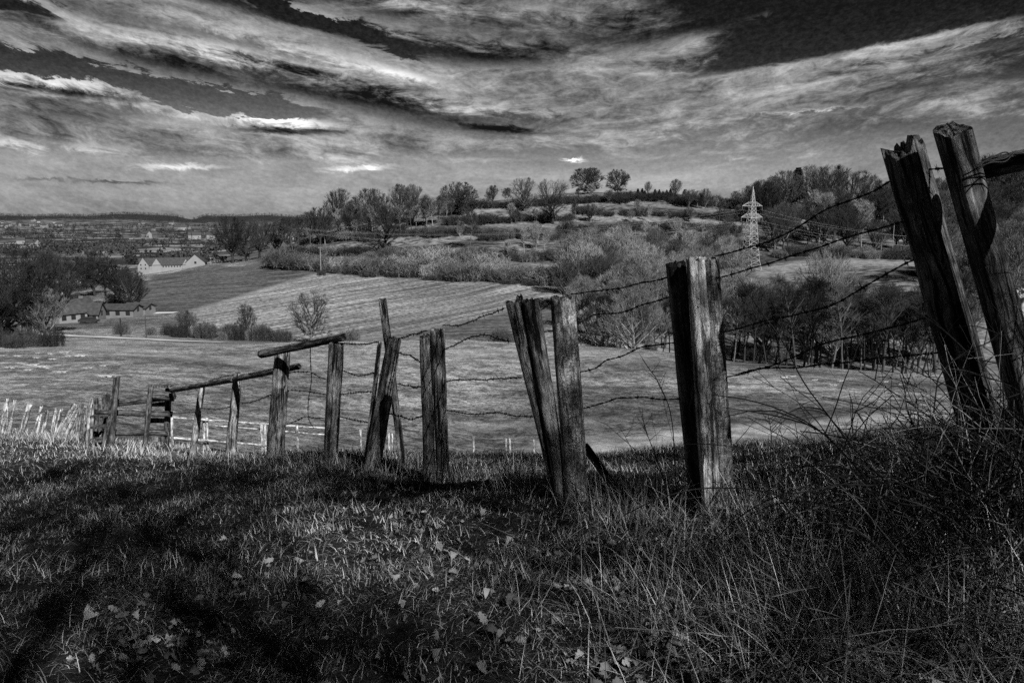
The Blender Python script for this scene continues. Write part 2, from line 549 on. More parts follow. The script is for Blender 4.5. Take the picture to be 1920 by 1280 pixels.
def bump(T, b, h, strength, dist):
    n = T.node('ShaderNodeBump')
    n.inputs['Strength'].default_value = strength
    n.inputs['Distance'].default_value = dist
    T.l.new(h, n.inputs['Height'])
    T.l.new(n.outputs[0], b.inputs['Normal'])


def obj_co(T): return T.node('ShaderNodeTexCoord').outputs['Object']
def world_co(T): return T.node('ShaderNodeNewGeometry').outputs['Position']
def attr(T, name):
    return T.node('ShaderNodeAttribute', attribute_name=name).outputs['Fac']
def rand(T): return T.node('ShaderNodeObjectInfo').outputs['Random']


def mat_wood(name, lo, hi, crack=0.5, streak=26.0, bark=0.0):
    m, T, b = new_mat(name, 0.8, 0.25)
    oc = obj_co(T)
    off = T.node('ShaderNodeVectorMath', operation='ADD')
    T.l.new(oc, off.inputs[0])
    T.l.new(T.comb(T.mul(rand(T), 31.0), T.mul(rand(T), 17.0), T.mul(rand(T), 5.0)), off.inputs[1])
    # the fibres wander a little round knots
    wn = T.noise(T.vscale(off.outputs[0], 6.0, 6.0, 3.5), 1.0, 3, 0.5)
    sh = T.node('ShaderNodeVectorMath', operation='ADD')
    T.l.new(off.outputs[0], sh.inputs[0])
    k = T.mul(T.sub(wn, 0.5), 0.06)
    T.l.new(T.comb(k, k, 0.0), sh.inputs[1])
    co = sh.outputs[0]
    g1 = T.noise(T.vscale(co, streak, streak, 1.5), 1.0, 9, 0.68, 0.5)
    g2 = T.noise(T.vscale(co, streak * 4.0, streak * 4.0, 9.0), 1.0, 8, 0.75, 0.3)
    st = T.noise(T.vscale(co, 6.0, 6.0, 4.5), 1.0, 7, 0.68)
    kn = T.node('ShaderNodeTexVoronoi')
    T.l.new(T.vscale(co, 6.0, 6.0, 4.0), kn.inputs['Vector'])
    knot = T.ramp(kn.outputs['Distance'], 0.06, 0.15, 0.12, 1.0)
    v = T.mix(T.ramp(g1, 0.36, 0.66, 0, 1), lo, hi)
    v = T.mul(v, T.ramp(g2, 0.34, 0.62, 0.22, 1.45))
    v = T.mul(v, T.ramp(st, 0.36, 0.62, 0.30, 1.30))
    v = T.mul(v, knot)
    cr = T.ramp(g1, 0.41, 0.465, crack, 1.0)
    h = T.add(T.mul(g1, 1.0), T.mul(g2, 0.5))
    if bark:                                        # scaly bark: short cross cracks
        bk = T.noise(T.vscale(co, 34.0, 34.0, 60.0), 1.0, 6, 0.7, 1.2)
        v = T.mul(v, T.ramp(bk, 0.38, 0.60, 1 - bark, 1 + bark * .6))
        h = T.add(h, T.mul(bk, 0.5))
    v = T.mul(v, cr)
    set_val(T, b, v)
    h = T.add(h, T.mul(cr, 0.5))
    bump(T, b, h, 0.9, 0.02)
    return m


def mat_plain(name, val, var=0.25, scale=3.0, rough=0.8, spec=0.2, rnd=0.0, bmp=0.0):
    m, T, b = new_mat(name, rough, spec)
    n = T.noise(obj_co(T), scale, 6, 0.65)
    v = T.mul(T.ramp(n, 0.3, 0.7, 1 - var, 1 + var), val)
    if rnd:
        v = T.mul(v, T.ramp(rand(T), 0, 1, 1 - rnd, 1 + rnd, False))
    set_val(T, b, v)
    if bmp:
        bump(T, b, n, bmp, 0.05)
    return m


M = {}
M['post_dark'] = mat_wood('weathered_dark_wood', 0.05, 0.40, 0.15)
M['post_black'] = mat_wood('blackened_post_wood', 0.022, 0.26, 0.12, 34.0)
M['post_mid'] = mat_wood('weathered_grey_wood', 0.08, 0.38, 0.15)
M['post_pale'] = mat_wood('split_pale_wood', 0.26, 0.72, 0.3)
M['post_bark'] = mat_wood('barked_wood', 0.20, 0.44, 0.6, 22.0, 0.6)
M['stake'] = mat_wood('bleached_stake_wood', 0.20, 0.58, 0.4)
M['rail'] = mat_wood('dark_rail_wood', 0.025, 0.19, 0.3)
M['stile_wood'] = mat_wood('dark_stile_wood', 0.012, 0.13, 0.4)
M['wire'] = mat_plain('rusty_wire', 0.018, 0.4, 60, 0.6, 0.4)
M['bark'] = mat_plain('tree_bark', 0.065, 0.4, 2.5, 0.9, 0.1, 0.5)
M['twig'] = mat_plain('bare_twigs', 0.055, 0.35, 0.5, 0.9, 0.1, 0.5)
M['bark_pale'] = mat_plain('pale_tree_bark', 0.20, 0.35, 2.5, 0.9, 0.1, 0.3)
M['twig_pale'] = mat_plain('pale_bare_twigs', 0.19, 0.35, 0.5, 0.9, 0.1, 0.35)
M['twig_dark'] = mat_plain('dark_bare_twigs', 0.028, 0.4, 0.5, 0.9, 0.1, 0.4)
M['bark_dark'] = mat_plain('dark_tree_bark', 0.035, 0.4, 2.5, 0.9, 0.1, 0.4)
M['needle'] = mat_plain('dark_needles', 0.022, 0.4, 1.0, 0.8, 0.1, 0.3)
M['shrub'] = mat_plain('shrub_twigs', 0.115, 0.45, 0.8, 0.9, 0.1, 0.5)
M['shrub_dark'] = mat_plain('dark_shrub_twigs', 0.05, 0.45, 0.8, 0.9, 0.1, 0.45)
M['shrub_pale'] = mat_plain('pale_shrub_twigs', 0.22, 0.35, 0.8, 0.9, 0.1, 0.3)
M['wall_white'] = mat_plain('white_render_wall', 0.21, 0.08, 0.4, 0.8, 0.2, 0.08)
M['wall_grey'] = mat_plain('grey_render_wall', 0.15, 0.15, 0.6, 0.8, 0.2, 0.15)
M['roof_dark'] = mat_plain('dark_roof_tiles', 0.045, 0.35, 1.5, 0.75, 0.2, 0.2, 0.3)
M['glass'] = mat_plain('window_glass', 0.02, 0.1, 1, 0.15, 0.5)
M['metal_pale'] = mat_plain('galvanised_steel', 0.36, 0.12, 0.3, 0.5, 0.4)
M['cable'] = mat_plain('aluminium_cable', 0.5, 0.1, 0.3, 0.5, 0.4)
M['car_paint'] = mat_plain('dark_car_paint', 0.03, 0.1, 1, 0.25, 0.5)
M['rubber'] = mat_plain('black_rubber', 0.02, 0.1, 1, 0.8, 0.2)
M['road'] = mat_plain('pale_road', 0.48, 0.15, 0.3, 0.9, 0.1)
M['stem'] = mat_plain('dead_stem', 0.07, 0.6, 3, 0.8, 0.2)
M['stem_pale'] = mat_plain('pale_dead_stem', 0.20, 0.6, 3, 0.8, 0.2)
M['stem_dark'] = mat_plain('dark_dead_stem', 0.022, 0.5, 3, 0.8, 0.2)
M['wood_far'] = mat_plain('far_woodland', 0.040, 0.6, 0.02, 0.95, 0.05)
M['tussock'] = mat_plain('pale_tussock', 0.36, 0.2, 2, 0.9, 0.1, 0.2)


def mat_tone(name, lo, hi, rough=0.75, power=1.0):
    m, T, b = new_mat(name, rough, 0.2)
    a = attr(T, 'tone')
    if power != 1.0:
        a = T.math('POWER', a, power)
    set_val(T, b, T.mix(a, lo, hi))
    return m


M['grass'] = mat_tone('grass_blades', 0.016, 0.72, 0.7, 1.6)
M['leaf'] = mat_tone('fallen_leaves', 0.07, 0.48, 0.7, 1.2)


def mat_ground():
    m, T, b = new_mat('ground', 0.95, 0.05)
    P = world_co(T)
    # meadow: fine tufts, mowing streaks, dry patches
    f0 = T.noise(T.vscale(P, 5.0, 9.0, 5.0), 1.0, 6, 0.8)
    f1 = T.add(T.mul(T.noise(T.vscale(P, 1.6, 2.0, 1.5), 1.0, 8, 0.8), 0.45), T.mul(f0, 0.55))
    f2 = T.noise(T.vscale(P, 0.14, 0.24, 0.2), 1.0, 7, 0.68, 0.3)
    f3 = T.noise(T.vscale(P, 0.035, 0.035, 0.1), 1.0, 4, 0.55)
    meadow = T.mul(T.ramp(f1, 0.43, 0.585, 0.006, 0.33, False), T.ramp(f2, 0.34, 0.66, 0.72, 1.35))
    meadow = T.mul(meadow, T.ramp(f3, 0.36, 0.64, 0.50, 1.45))
    f4 = T.noise(T.vscale(P, 0.5, 0.6, 0.4), 1.0, 7, 0.74, 0.2)
    meadow = T.mul(meadow, T.ramp(f4, 0.36, 0.64, 0.48, 1.42))
    # drilled field: rows along its length
    d = FIELD_DIR
    ang = math.atan2(d.y, d.x)
    rows = T.noise(T.vscale(P, 0.02, 0.9, 0.0, rot=-ang), 1.0, 5, 0.7)
    fr = T.noise(T.vscale(P, 0.9, 0.9, 0.3), 1.0, 8, 0.72)
    big = T.noise(T.vscale(P, 0.02, 0.012, 0.0), 1.0, 3, 0.5)
    drilled = T.mul(T.ramp(rows, 0.36, 0.64, 0.12, 0.27), T.ramp(fr, 0.36, 0.64, 0.30, 1.6))
    tram = T.noise(T.vscale(P, 0.006, 0.22, 0.0, rot=-ang), 1.0, 3, 0.6)
    drilled = T.mul(drilled, T.ramp(tram, 0.38, 0.62, 0.72, 1.25))
    drilled = T.mul(drilled, T.ramp(big, 0.35, 0.65, 0.75, 1.25))
    # plough land
    pr = T.noise(T.vscale(P, 0.05, 0.55, 0.0, rot=-ang * 0.35), 1.0, 6, 0.7, 0.4)
    pf = T.noise(T.vscale(P, 0.8, 0.8, 0.4), 1.0, 8, 0.75)
    plow = T.mul(T.ramp(pr, 0.36, 0.70, 0.035, 0.15), T.ramp(pf, 0.3, 0.72, 0.35, 1.9))
    # scrubby hill
    h1 = T.noise(T.vscale(P, 0.25, 0.45, 0.5), 1.0, 9, 0.75)
    h2 = T.noise(T.vscale(P, 0.018, 0.05, 0.0), 1.0, 5, 0.6, 0.5)
    hill = T.mul(T.ramp(h1, 0.38, 0.64, 0.010, 0.17), T.ramp(h2, 0.36, 0.62, 0.45, 1.5))
    # plain: patchwork of fields
    vo = T.node('ShaderNodeTexVoronoi')
    T.l.new(T.vscale(P, 0.0045, 0.0042, 0.0), vo.inputs['Vector'])
    sc = T.node('ShaderNodeSeparateColor')
    T.l.new(vo.outputs['Color'], sc.inputs[0])
    pn = T.noise(T.vscale(P, 0.02, 0.02, 0.0), 1.0, 8, 0.7)
    plain = T.mul(T.mix(T.ramp(sc.outputs[0], 0.35, 1.0, 0, 1), 0.03, 0.22), T.ramp(pn, 0.3, 0.7, 0.55, 1.4))
    ridge = T.ramp(pn, 0.3, 0.7, 0.012, 0.04)
    soil = T.ramp(T.noise(P, 9.0, 8, 0.7), 0.3, 0.7, 0.010, 0.05)
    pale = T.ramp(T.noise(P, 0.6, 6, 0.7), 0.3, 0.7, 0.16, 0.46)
    v = T.mix(attr(T, 'near'), meadow, soil)
    v = T.mix(attr(T, 'hill'), v, hill)
    v = T.mix(attr(T, 'plain'), v, plain)
    v = T.mix(attr(T, 'ridge'), v, ridge)
    v = T.mix(attr(T, 'drilled'), v, drilled)
    v = T.mix(attr(T, 'plow'), v, plow)
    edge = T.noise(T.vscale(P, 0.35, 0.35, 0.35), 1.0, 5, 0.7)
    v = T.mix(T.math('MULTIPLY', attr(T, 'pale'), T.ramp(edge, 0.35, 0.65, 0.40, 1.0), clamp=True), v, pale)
    set_val(T, b, v)
    h = T.add(f1, T.mul(h1, 0.8))
    bump(T, b, h, 0.7, 0.25)
    return m


FA, FB = hit(640, 620, 140), hit(1000, 548, 140)
FIELD_DIR = (FB - FA).normalized()


# ------------------------------------------------------------------ ground sheet
def in_poly(px, py, poly):
    r = np.zeros(px.shape, bool)
    n = len(poly)
    for i in range(n):
        x0, y0 = poly[i]; x1, y1 = poly[(i + 1) % n]
        if y0 == y1: continue
        c = ((y0 > py) != (y1 > py)) & (px < (x1 - x0) * (py - y0) / (y1 - y0) + x0)
        r ^= c
    return r


def world_poly(pixels, ymin):
    return [(p.x, p.y) for p in (hit(a, b, ymin) for a, b in pixels)]


def near_line(X, Y, pts, width):
    d = np.full(X.shape, 1e9)
    for (ax, ay), (bx, by) in zip(pts[:-1], pts[1:]):
        L2 = (bx - ax) ** 2 + (by - ay) ** 2
        t = np.clip(((X - ax) * (bx - ax) + (Y - ay) * (by - ay)) / L2, 0, 1)
        d = np.minimum(d, np.hypot(X - ax - t * (bx - ax), Y - ay - t * (by - ay)))
    return np.clip(1.5 - d / width, 0, 1)


def blur(A):
    B = np.pad(A, 1, mode='edge')
    return (B[:-2, 1:-1] + B[2:, 1:-1] + B[1:-1, :-2] + B[1:-1, 2:] + 2 * B[1:-1, 1:-1]) / 6


def build_ground():
    X, Y = XG, YY
    ny, nx = X.shape
    drilled = in_poly(X, Y, world_poly([(300, 638), (365, 583), (480, 545), (600, 513), (700, 517), (870, 528), (1060, 538), (1010, 562), (900, 596), (800, 616), (660, 637)], 140)).astype(float)
    plow = in_poly(X, Y, world_poly([(240, 588), (262, 540), (290, 516), (420, 499), (520, 501), (600, 511), (480, 545), (365, 581)], 140)).astype(float)
    strip = in_poly(X, Y, world_poly([(660, 637), (800, 616), (900, 596), (1010, 562), (1040, 590), (960, 612), (880, 632)], 140)).astype(float)
    plow = np.maximum(plow, strip * 0.9)
    hill = np.clip((Y - 268) / 25, 0, 1) * np.clip((X / Y + 0.34) / .03, 0, 1)
    # wood floor behind the meadow on the right
    hill = np.maximum(hill, np.clip((Y - 122) / 8, 0, 1) * np.clip((X / Y - 0.085) / .02, 0, 1))
    plain = np.clip((Y - 440) / 60, 0, 1) * np.clip((-.20 - X / Y) / .03, 0, 1)
    plain = np.maximum(plain, np.clip((Y - 800) / 200, 0, 1))
    ridge = np.clip((Y - 4700) / 300, 0, 1)
    near = np.clip(1 - (Y - 14 - 4 * vnoise(X * .5, Y * .5, 9)) / 5, 0, 1)
    pale = 1.6 * near_line(X, Y, world_poly([(1080, 838), (1240, 824), (1400, 810), (1560, 799), (1820, 772)], 20), 2.6)
    pale = np.maximum(pale, 0.9 * near_line(X, Y, world_poly([(355, 584), (420, 566), (480, 549), (545, 528), (600, 512)], 140), 1.2))
    pale = np.maximum(pale, 0.6 * near_line(X, Y, world_poly([(660, 638), (800, 616), (900, 596), (1010, 560)], 140), 0.9))
    pale = np.maximum(pale, 0.45 * near_line(X, Y, world_poly([(170, 652), (300, 668), (480, 676), (700, 680)], 60), 3.0))
    pale = np.maximum(pale, 0.5 * near_line(X, Y, world_poly([(850, 800), (1000, 793), (1120, 792)], 20), 1.0))
    pale = np.maximum(pale, 0.4 * near_line(X, Y, world_poly([(760, 668), (900, 662), (1080, 660), (1180, 672)], 40), 4.5))
    for ln, wd, k_ in (([(850, 378), (960, 367), (1100, 359), (1250, 361), (1400, 381)], 2.5, .55), ([(1080, 383), (1200, 382), (1400, 398)], 3.5, .6), ([(850, 398), (960, 392), (1080, 392)], 3.0, .6),
                       ([(1060, 412), (1200, 410), (1400, 420)], 3.5, .6), ([(780, 426), (900, 420), (1060, 424)], 3.0, .6), ([(560, 456), (700, 446), (840, 442), (940, 446)], 3.0, .5), ([(510, 484), (640, 470), (760, 474), (860, 466)], 2.0, .2),
                       ([(880, 486), (960, 492), (1060, 498)], 2.2, .55), ([(1450, 512), (1500, 500), (1600, 492), (1720, 496)], 7, .7), ([(1440, 400), (1560, 440), (1720, 425)], 2.2, .5)):
        pale = np.maximum(pale, min(1, k_ * .85) * near_line(X, Y, world_poly(ln, 250), wd * 1.4))
    # sunlight on the floor of the wood, painted in as paler ground
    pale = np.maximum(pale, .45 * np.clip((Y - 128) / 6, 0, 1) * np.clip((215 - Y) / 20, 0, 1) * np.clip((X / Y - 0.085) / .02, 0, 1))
    V = np.stack([X, Y, HG], -1).reshape(-1, 3)
    i = (np.arange(ny - 1)[:, None] * nx + np.arange(nx - 1)[None, :]).reshape(-1, 1)
    Q = i + np.array([[0, 1, nx + 1, nx]])
    at = {k: blur(a).ravel() for k, a in dict(drilled=drilled, plow=plow, hill=hill, plain=plain, ridge=ridge, near=near, pale=pale).items()}
    me = npmesh('ground', V, [Q], at, True)
    tag(link('ground', me, mat_ground()), kind='structure')


build_ground()


def drape(name, pixels, width, lift, mat, ymin=60, world=None):
    pts = world or [hit(a, b, ymin) for a, b in pixels]
    C = catmull([(p.x, p.y, 0) for p in pts], 10)
    D = np.gradient(C, axis=0); D /= np.linalg.norm(D, axis=1, keepdims=True)
    S = np.stack([-D[:, 1], D[:, 0], 0 * D[:, 0]], 1)
    cols = np.linspace(-.5, .5, 4) * width
    V = np.stack([C + S * c for c in cols], 1)
    V[..., 2] = ground(V[..., 0], V[..., 1]) + lift
    n, k = V.shape[:2]
    i = (np.arange(n - 1)[:, None] * k + np.arange(k - 1)[None, :]).reshape(-1, 1)
    me = npmesh(name, V.reshape(-1, 3), [i + np.array([[0, 1, k + 1, k]])], None, True)
    return tag(link(name, me, mat), kind='structure')


drape('road', [(60, 625), (130, 630), (220, 634), (320, 639), (420, 642)], 3.6, 0.10, M['road'], 90)
drape('farm_road', [(95, 606), (150, 600), (210, 593), (275, 588), (330, 586)], 3.4, 0.08, M['road'], 120)
drape('far_road', [(135, 534), (150, 528), (156, 519), (152, 510)], 4.5, 0.15, M['road'], 160)

# ------------------------------------------------------------------ bare trees
def grow(seed, H, form):
    r = random.Random(seed)
    segs = []
    cfg = dict(
        oak=dict(trunk=.16, limbs=22, spread=76, n2=8, n3=6, n4=3, up=.08, r0=.036, wob=.34, env=(.58, .50, .43)),
        round=dict(trunk=.15, limbs=44, spread=88, n2=8, n3=6, n4=3, up=.06, r0=.034, wob=.16, env=(.56, .52, .45)),
        ash=dict(trunk=.20, limbs=24, spread=46, n2=7, n3=6, n4=3, up=.16, r0=.026, wob=.18, env=(.58, .34, .44)),
        slim=dict(trunk=.84, limbs=20, spread=46, n2=6, n3=5, n4=3, up=.14, r0=.012, wob=.22, env=(.73, .18, .29)),
        willow=dict(trunk=.08, limbs=17, spread=58, n2=8, n3=7, n4=4, up=.08, r0=.024, wob=.22, env=(.50, .50, .52)),
        alder=dict(trunk=.84, limbs=26, spread=62, n2=6, n3=5, n4=3, up=.03, r0=.015, wob=.30, env=(.70, .20, .32)),
        pole=dict(trunk=.93, limbs=20, spread=58, n2=4, n3=4, n4=2, up=.06, r0=.012, wob=.30, env=(.68, .15, .34)),
        copse=dict(trunk=.30, limbs=15, spread=62, n2=6, n3=6, n4=3, up=.08, r0=.011, wob=.34, env=(.64, .40, .36)),
    )[form]
    rt = cfg['r0'] * H
    ec, ex, ez = (q * H for q in cfg['env'])

    def room(p, d):
        # how far a branch may run before it leaves the crown's outline
        sx, sy, sz = p.x / ex, p.y / ex, (p.z - ec) / ez
        tx, ty, tz = d.x / ex, d.y / ex, d.z / ez
        A = tx * tx + ty * ty + tz * tz; B = sx * tx + sy * ty + sz * tz; C = sx * sx + sy * sy + sz * sz - 1
        D = B * B - A * C
        return max(0.0, (-B + math.sqrt(D)) / A) if D > 0 else 0.0

    def rdir(d, ang):
        ax = Vector(d).orthogonal().normalized()
        ax.rotate(Quaternion(d, r.uniform(0, 6.283)))
        q = Vector(d)
        q.rotate(Quaternion(ax, ang))
        return q

    def branch(p, d, L, rad, lev, n, wob, up, kids, a0, a1, ratio):
        pts = [(p.copy(), d.copy(), rad)]
        for i in range(n):
            d = (d + Vector((r.gauss(0, 1), r.gauss(0, 1), r.gauss(0, 1))) * wob * .5 + Vector((0, 0, up))).normalized()
            q = p + d * (L / n)
            r1 = rad * (1 - .62 * (i + 1) / n)
            r0 = rad * (1 - .62 * i / n)
            segs.append((p[:], q[:], r0, r1, lev))
            p = q
            pts.append((p.copy(), d.copy(), r1))
        out = []
        for k in range(kids):
            t = r.uniform(.25, 1.0) if k < kids - 2 else 1.0
            f = t * n
            i = min(n - 1, int(f)); u = f - i
            a, da, ra = pts[i]; b_, db, rb = pts[i + 1]
            out.append((a.lerp(b_, u), rdir(db, math.radians(r.uniform(a0, a1))), ra + (rb - ra) * u, t))
        return out, pts

    up0 = Vector((r.gauss(0, .04), r.gauss(0, .04), 1)).normalized()
    tr, tp = branch(Vector((0, 0, -.03 * H)), up0, H * (cfg['trunk'] + .03) if form in ('slim', 'alder', 'pole') else H * .55, rt, 0, 7, .10, .15, 0, 0, 0, 0)
    level1 = []
    n = 7
    for k in range(cfg['limbs']):
        if form in ('slim', 'alder', 'pole'):
            t = .48 + .52 * (k + r.random()) / cfg['limbs'] if form == 'slim' else .46 + .54 * (k + r.random()) / cfg['limbs']
            env = 1.25 - .9 * (t - .25) if form == 'alder' else 1.0
        else:
            lo = cfg['trunk'] / .58
            t = lo + (1 - lo) * (k / max(1, cfg['limbs'] - 1)) ** 1.2
            env = 1.0 - .12 * t
        f = min(.999, t) * n
        i = int(f); u = f - i
        p = tp[i][0].lerp(tp[i + 1][0], u)
        rr = tp[i][2] + (tp[i + 1][2] - tp[i][2]) * u
        sp = math.radians(cfg['spread'] * (1.15 - .75 * max(0, (t - .3)) / .7) * r.uniform(.7, 1.1))
        az = k * 2.4 + r.uniform(-.5, .5)
        d = Vector((math.sin(sp) * math.cos(az), math.sin(sp) * math.sin(az), math.cos(sp)))
        level1.append((p, d, max(.08 * H, room(p, d) * r.uniform(.70, 1.05)), rr * (.45 if form == 'round' else .35 if form == 'copse' else .68)))
    for p, d, L, rad in level1:
        c1, _ = branch(p, d, L, rad, 1, 6, cfg['wob'], cfg['up'] * .5, cfg['n2'], 20, 48, .5)
        for p2, d2, r2, t2 in c1:
            L2 = min(L * r.uniform(.36, .60) * (1.15 - .45 * t2), room(p2, d2) * r.uniform(.8, 1.05) + .03 * H)
            c2, _ = branch(p2, d2, L2, r2 * .72, 2, 4, cfg['wob'] * 1.1, cfg['up'], cfg['n3'], 14, 36, .5)
            for p3, d3, r3, t3 in c2:
                L3 = min(L * r.uniform(.14, .26), room(p3, d3) * r.uniform(.7, 1.1) + .025 * H)
                c3, _ = branch(p3, d3, L3, r3 * .7, 3, 2, cfg['wob'] * 1.1, cfg['up'] * .8, cfg['n4'], 8, 30, .5)
                for p4, d4, r4, t4 in c3:
                    branch(p4, d4, H * r.uniform(.03, .07), r4 * .8, 4, 1, .18, cfg['up'], 0, 0, 0, 0)
    return segs


def tree_meshes(name, seed, H, form, bark, twig, rmin):
    S = grow(seed, H, form)
    out = []
    for nm, sel, k, mt, mn in (('trunk', [s for s in S if s[4] <= 1], 6, bark, rmin * 3.2), ('crown', [s for s in S if s[4] >= 2], 3, twig, rmin)):
        P0 = [s[0] for s in sel]; P1 = [s[1] for s in sel]
        R0 = np.maximum([s[2] for s in sel], mn); R1 = np.maximum([s[3] for s in sel], mn * .8)
        V, Q = seg_mesh(P0, P1, R0, R1, k)
        me = npmesh(name + '_' + nm, V, [Q])
        me.materials.append(M[mt])
        out.append((nm, me))
    top = max(max(s[1][2] for s in S), 1)
    return out, top


def shrub_meshes(name, seed, H, W, twig, stems=60, rmin=.02):
    r = random.Random(seed)
    seg = []
    for k in range(stems):
        a = r.uniform(0, 6.283); rr = math.sqrt(r.random())
        p = Vector((rr * W * .42 * math.cos(a), rr * W * .42 * math.sin(a), -.05))
        tip_r = W * .5 * (rr * .8 + .2 * r.random())
        h = H * math.sqrt(max(.12, 1 - (tip_r / (W * .5)) ** 2 * .8)) * r.uniform(.75, 1.08)
        tip = Vector((tip_r * math.cos(a + r.uniform(-.2, .2)), tip_r * math.sin(a + r.uniform(-.2, .2)), h))
        n = 4
        pts = [p.lerp(tip, i / n) + Vector((r.gauss(0, .02), r.gauss(0, .02), 0)) * W * (i > 0) for i in range(n + 1)]
        for i in range(n):
            seg.append((pts[i][:], pts[i + 1][:], rmin * (1.8 - 1.2 * i / n)))
        for j in range(14):
            i = r.randint(0, n - 1); q = pts[i].lerp(pts[i + 1], r.random())
            d = Vector((r.gauss(0, .6), r.gauss(0, .6), abs(r.gauss(.9, .5)))).normalized() * H * r.uniform(.10, .28)
            seg.append((q[:], (q + d)[:], rmin * .8))
            for _ in range(2):
                q2 = q + d * r.uniform(.3, 1)
                e = (d.normalized() + Vector((r.gauss(0, .8), r.gauss(0, .8), r.gauss(.2, .6)))).normalized() * H * r.uniform(.06, .13)
                seg.append((q2[:], (q2 + e)[:], rmin * .6))
    R = np.array([s[2] for s in seg])
    V, Q = seg_mesh([s[0] for s in seg], [s[1] for s in seg], R, R * .7, 3)
    me = npmesh(name, V, [Q])
    me.materials.append(M[twig])
    return [('stems', me)], float(V[:, 2].max())


def conifer_meshes(seed, H):
    r = random.Random(seed)
    V = []; Q = []
    for k in range(1500):
        t = r.random() ** .8
        z = H * (.10 + .9 * t)
        R = H * .20 * (1 - t) ** .85 + .12
        a = r.uniform(0, 6.283); d = R * r.uniform(.35, 1.05)
        c = Vector((d * math.cos(a), d * math.sin(a), z - d * .25))
        o = Vector((math.cos(a), math.sin(a), -.45)).normalized() * H * .045
        s = Vector((-math.sin(a), math.cos(a), r.uniform(-.4, .4))) * H * .018
        b = len(V)
        V += [(c - o - s)[:], (c + o - s * .4)[:], (c + o + s * .4)[:], (c - o + s)[:]]
        Q.append((b, b + 1, b + 2, b + 3))
    me = npmesh('conifer_crown', V, [np.array(Q)])
    me.materials.append(M['needle'])
    v, q = seg_mesh([(0, 0, -.3)], [(0, 0, H * .9)], [H * .02], [.03], 6)
    mt = npmesh('conifer_trunk', v, [q]); mt.materials.append(M['bark_dark'])
    return [('trunk', mt), ('crown', me)], H


VAR = {}
for form, n in (('oak', 3), ('round', 2), ('ash', 4), ('slim', 4), ('willow', 2), ('alder', 3), ('pole', 4)):
    for i in range(n):
        base, top = tree_meshes(form, 100 + 17 * i + len(form), 14.0, form, 'bark', 'twig', .040 if form == 'round' else .019)
        VAR[form + str(i)] = (base, top)
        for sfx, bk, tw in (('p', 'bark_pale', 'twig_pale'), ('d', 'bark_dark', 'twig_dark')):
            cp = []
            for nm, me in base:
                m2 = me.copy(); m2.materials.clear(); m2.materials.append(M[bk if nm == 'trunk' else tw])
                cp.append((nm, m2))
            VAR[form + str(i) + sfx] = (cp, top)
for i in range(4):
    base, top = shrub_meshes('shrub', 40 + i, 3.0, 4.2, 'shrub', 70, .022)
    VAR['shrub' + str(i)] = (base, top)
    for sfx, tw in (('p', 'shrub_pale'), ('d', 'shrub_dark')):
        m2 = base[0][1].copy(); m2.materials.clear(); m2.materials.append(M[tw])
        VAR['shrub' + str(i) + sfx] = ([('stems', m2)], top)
VAR['conifer0'] = conifer_meshes(5, 14.0)
VAR['conifer1'] = conifer_meshes(6, 14.0)


def plant(var, p, H, name, label, cat, group=None, wide=1.0):
    parts, top = VAR[var]
    s = H / top
    if len(parts) == 1:
        o = link(name, parts[0][1], loc=p)
        o.rotation_euler = (0, 0, random.uniform(0, 6.28))
        o.scale = (s * wide, s * wide, s)
        return tag(o, label, cat, group)
    e = empty(name, label, cat, p, group, random.uniform(0, 6.28), (s * wide, s * wide, s))
    for nm, me in parts:
        link(nm, me, parent=e)
    return e


def plant_px(var, px, base, top, name, label, cat, group=None, wide=1.0, ymin=100, Y=None):
    p = hit(px, base, ymin) if Y is None else stand(px, Y, base)
    H = EYE + g_of(top) * p.y - p.z
    return plant(var, p, max(H, .6), name, label, cat, group, wide)


ORD = ['first', 'second', 'third', 'fourth', 'fifth', 'sixth', 'seventh', 'eighth', 'ninth', 'tenth', 'eleventh', 'twelfth', 'thirteenth',
       'fourteenth', 'fifteenth', 'sixteenth', 'seventeenth', 'eighteenth', 'nineteenth', 'twentieth', 'twenty-first', 'twenty-second',
       'twenty-third', 'twenty-fourth', 'twenty-fifth', 'twenty-sixth', 'twenty-seventh', 'twenty-eighth', 'twenty-ninth', 'thirtieth',
       'thirty-first', 'thirty-second', 'thirty-third', 'thirty-fourth', 'thirty-fifth', 'thirty-sixth', 'thirty-seventh', 'thirty-eighth',
       'thirty-ninth', 'fortieth', 'forty-first', 'forty-second', 'forty-third', 'forty-fourth', 'forty-fifth', 'forty-sixth', 'forty-seventh', 'forty-eighth']

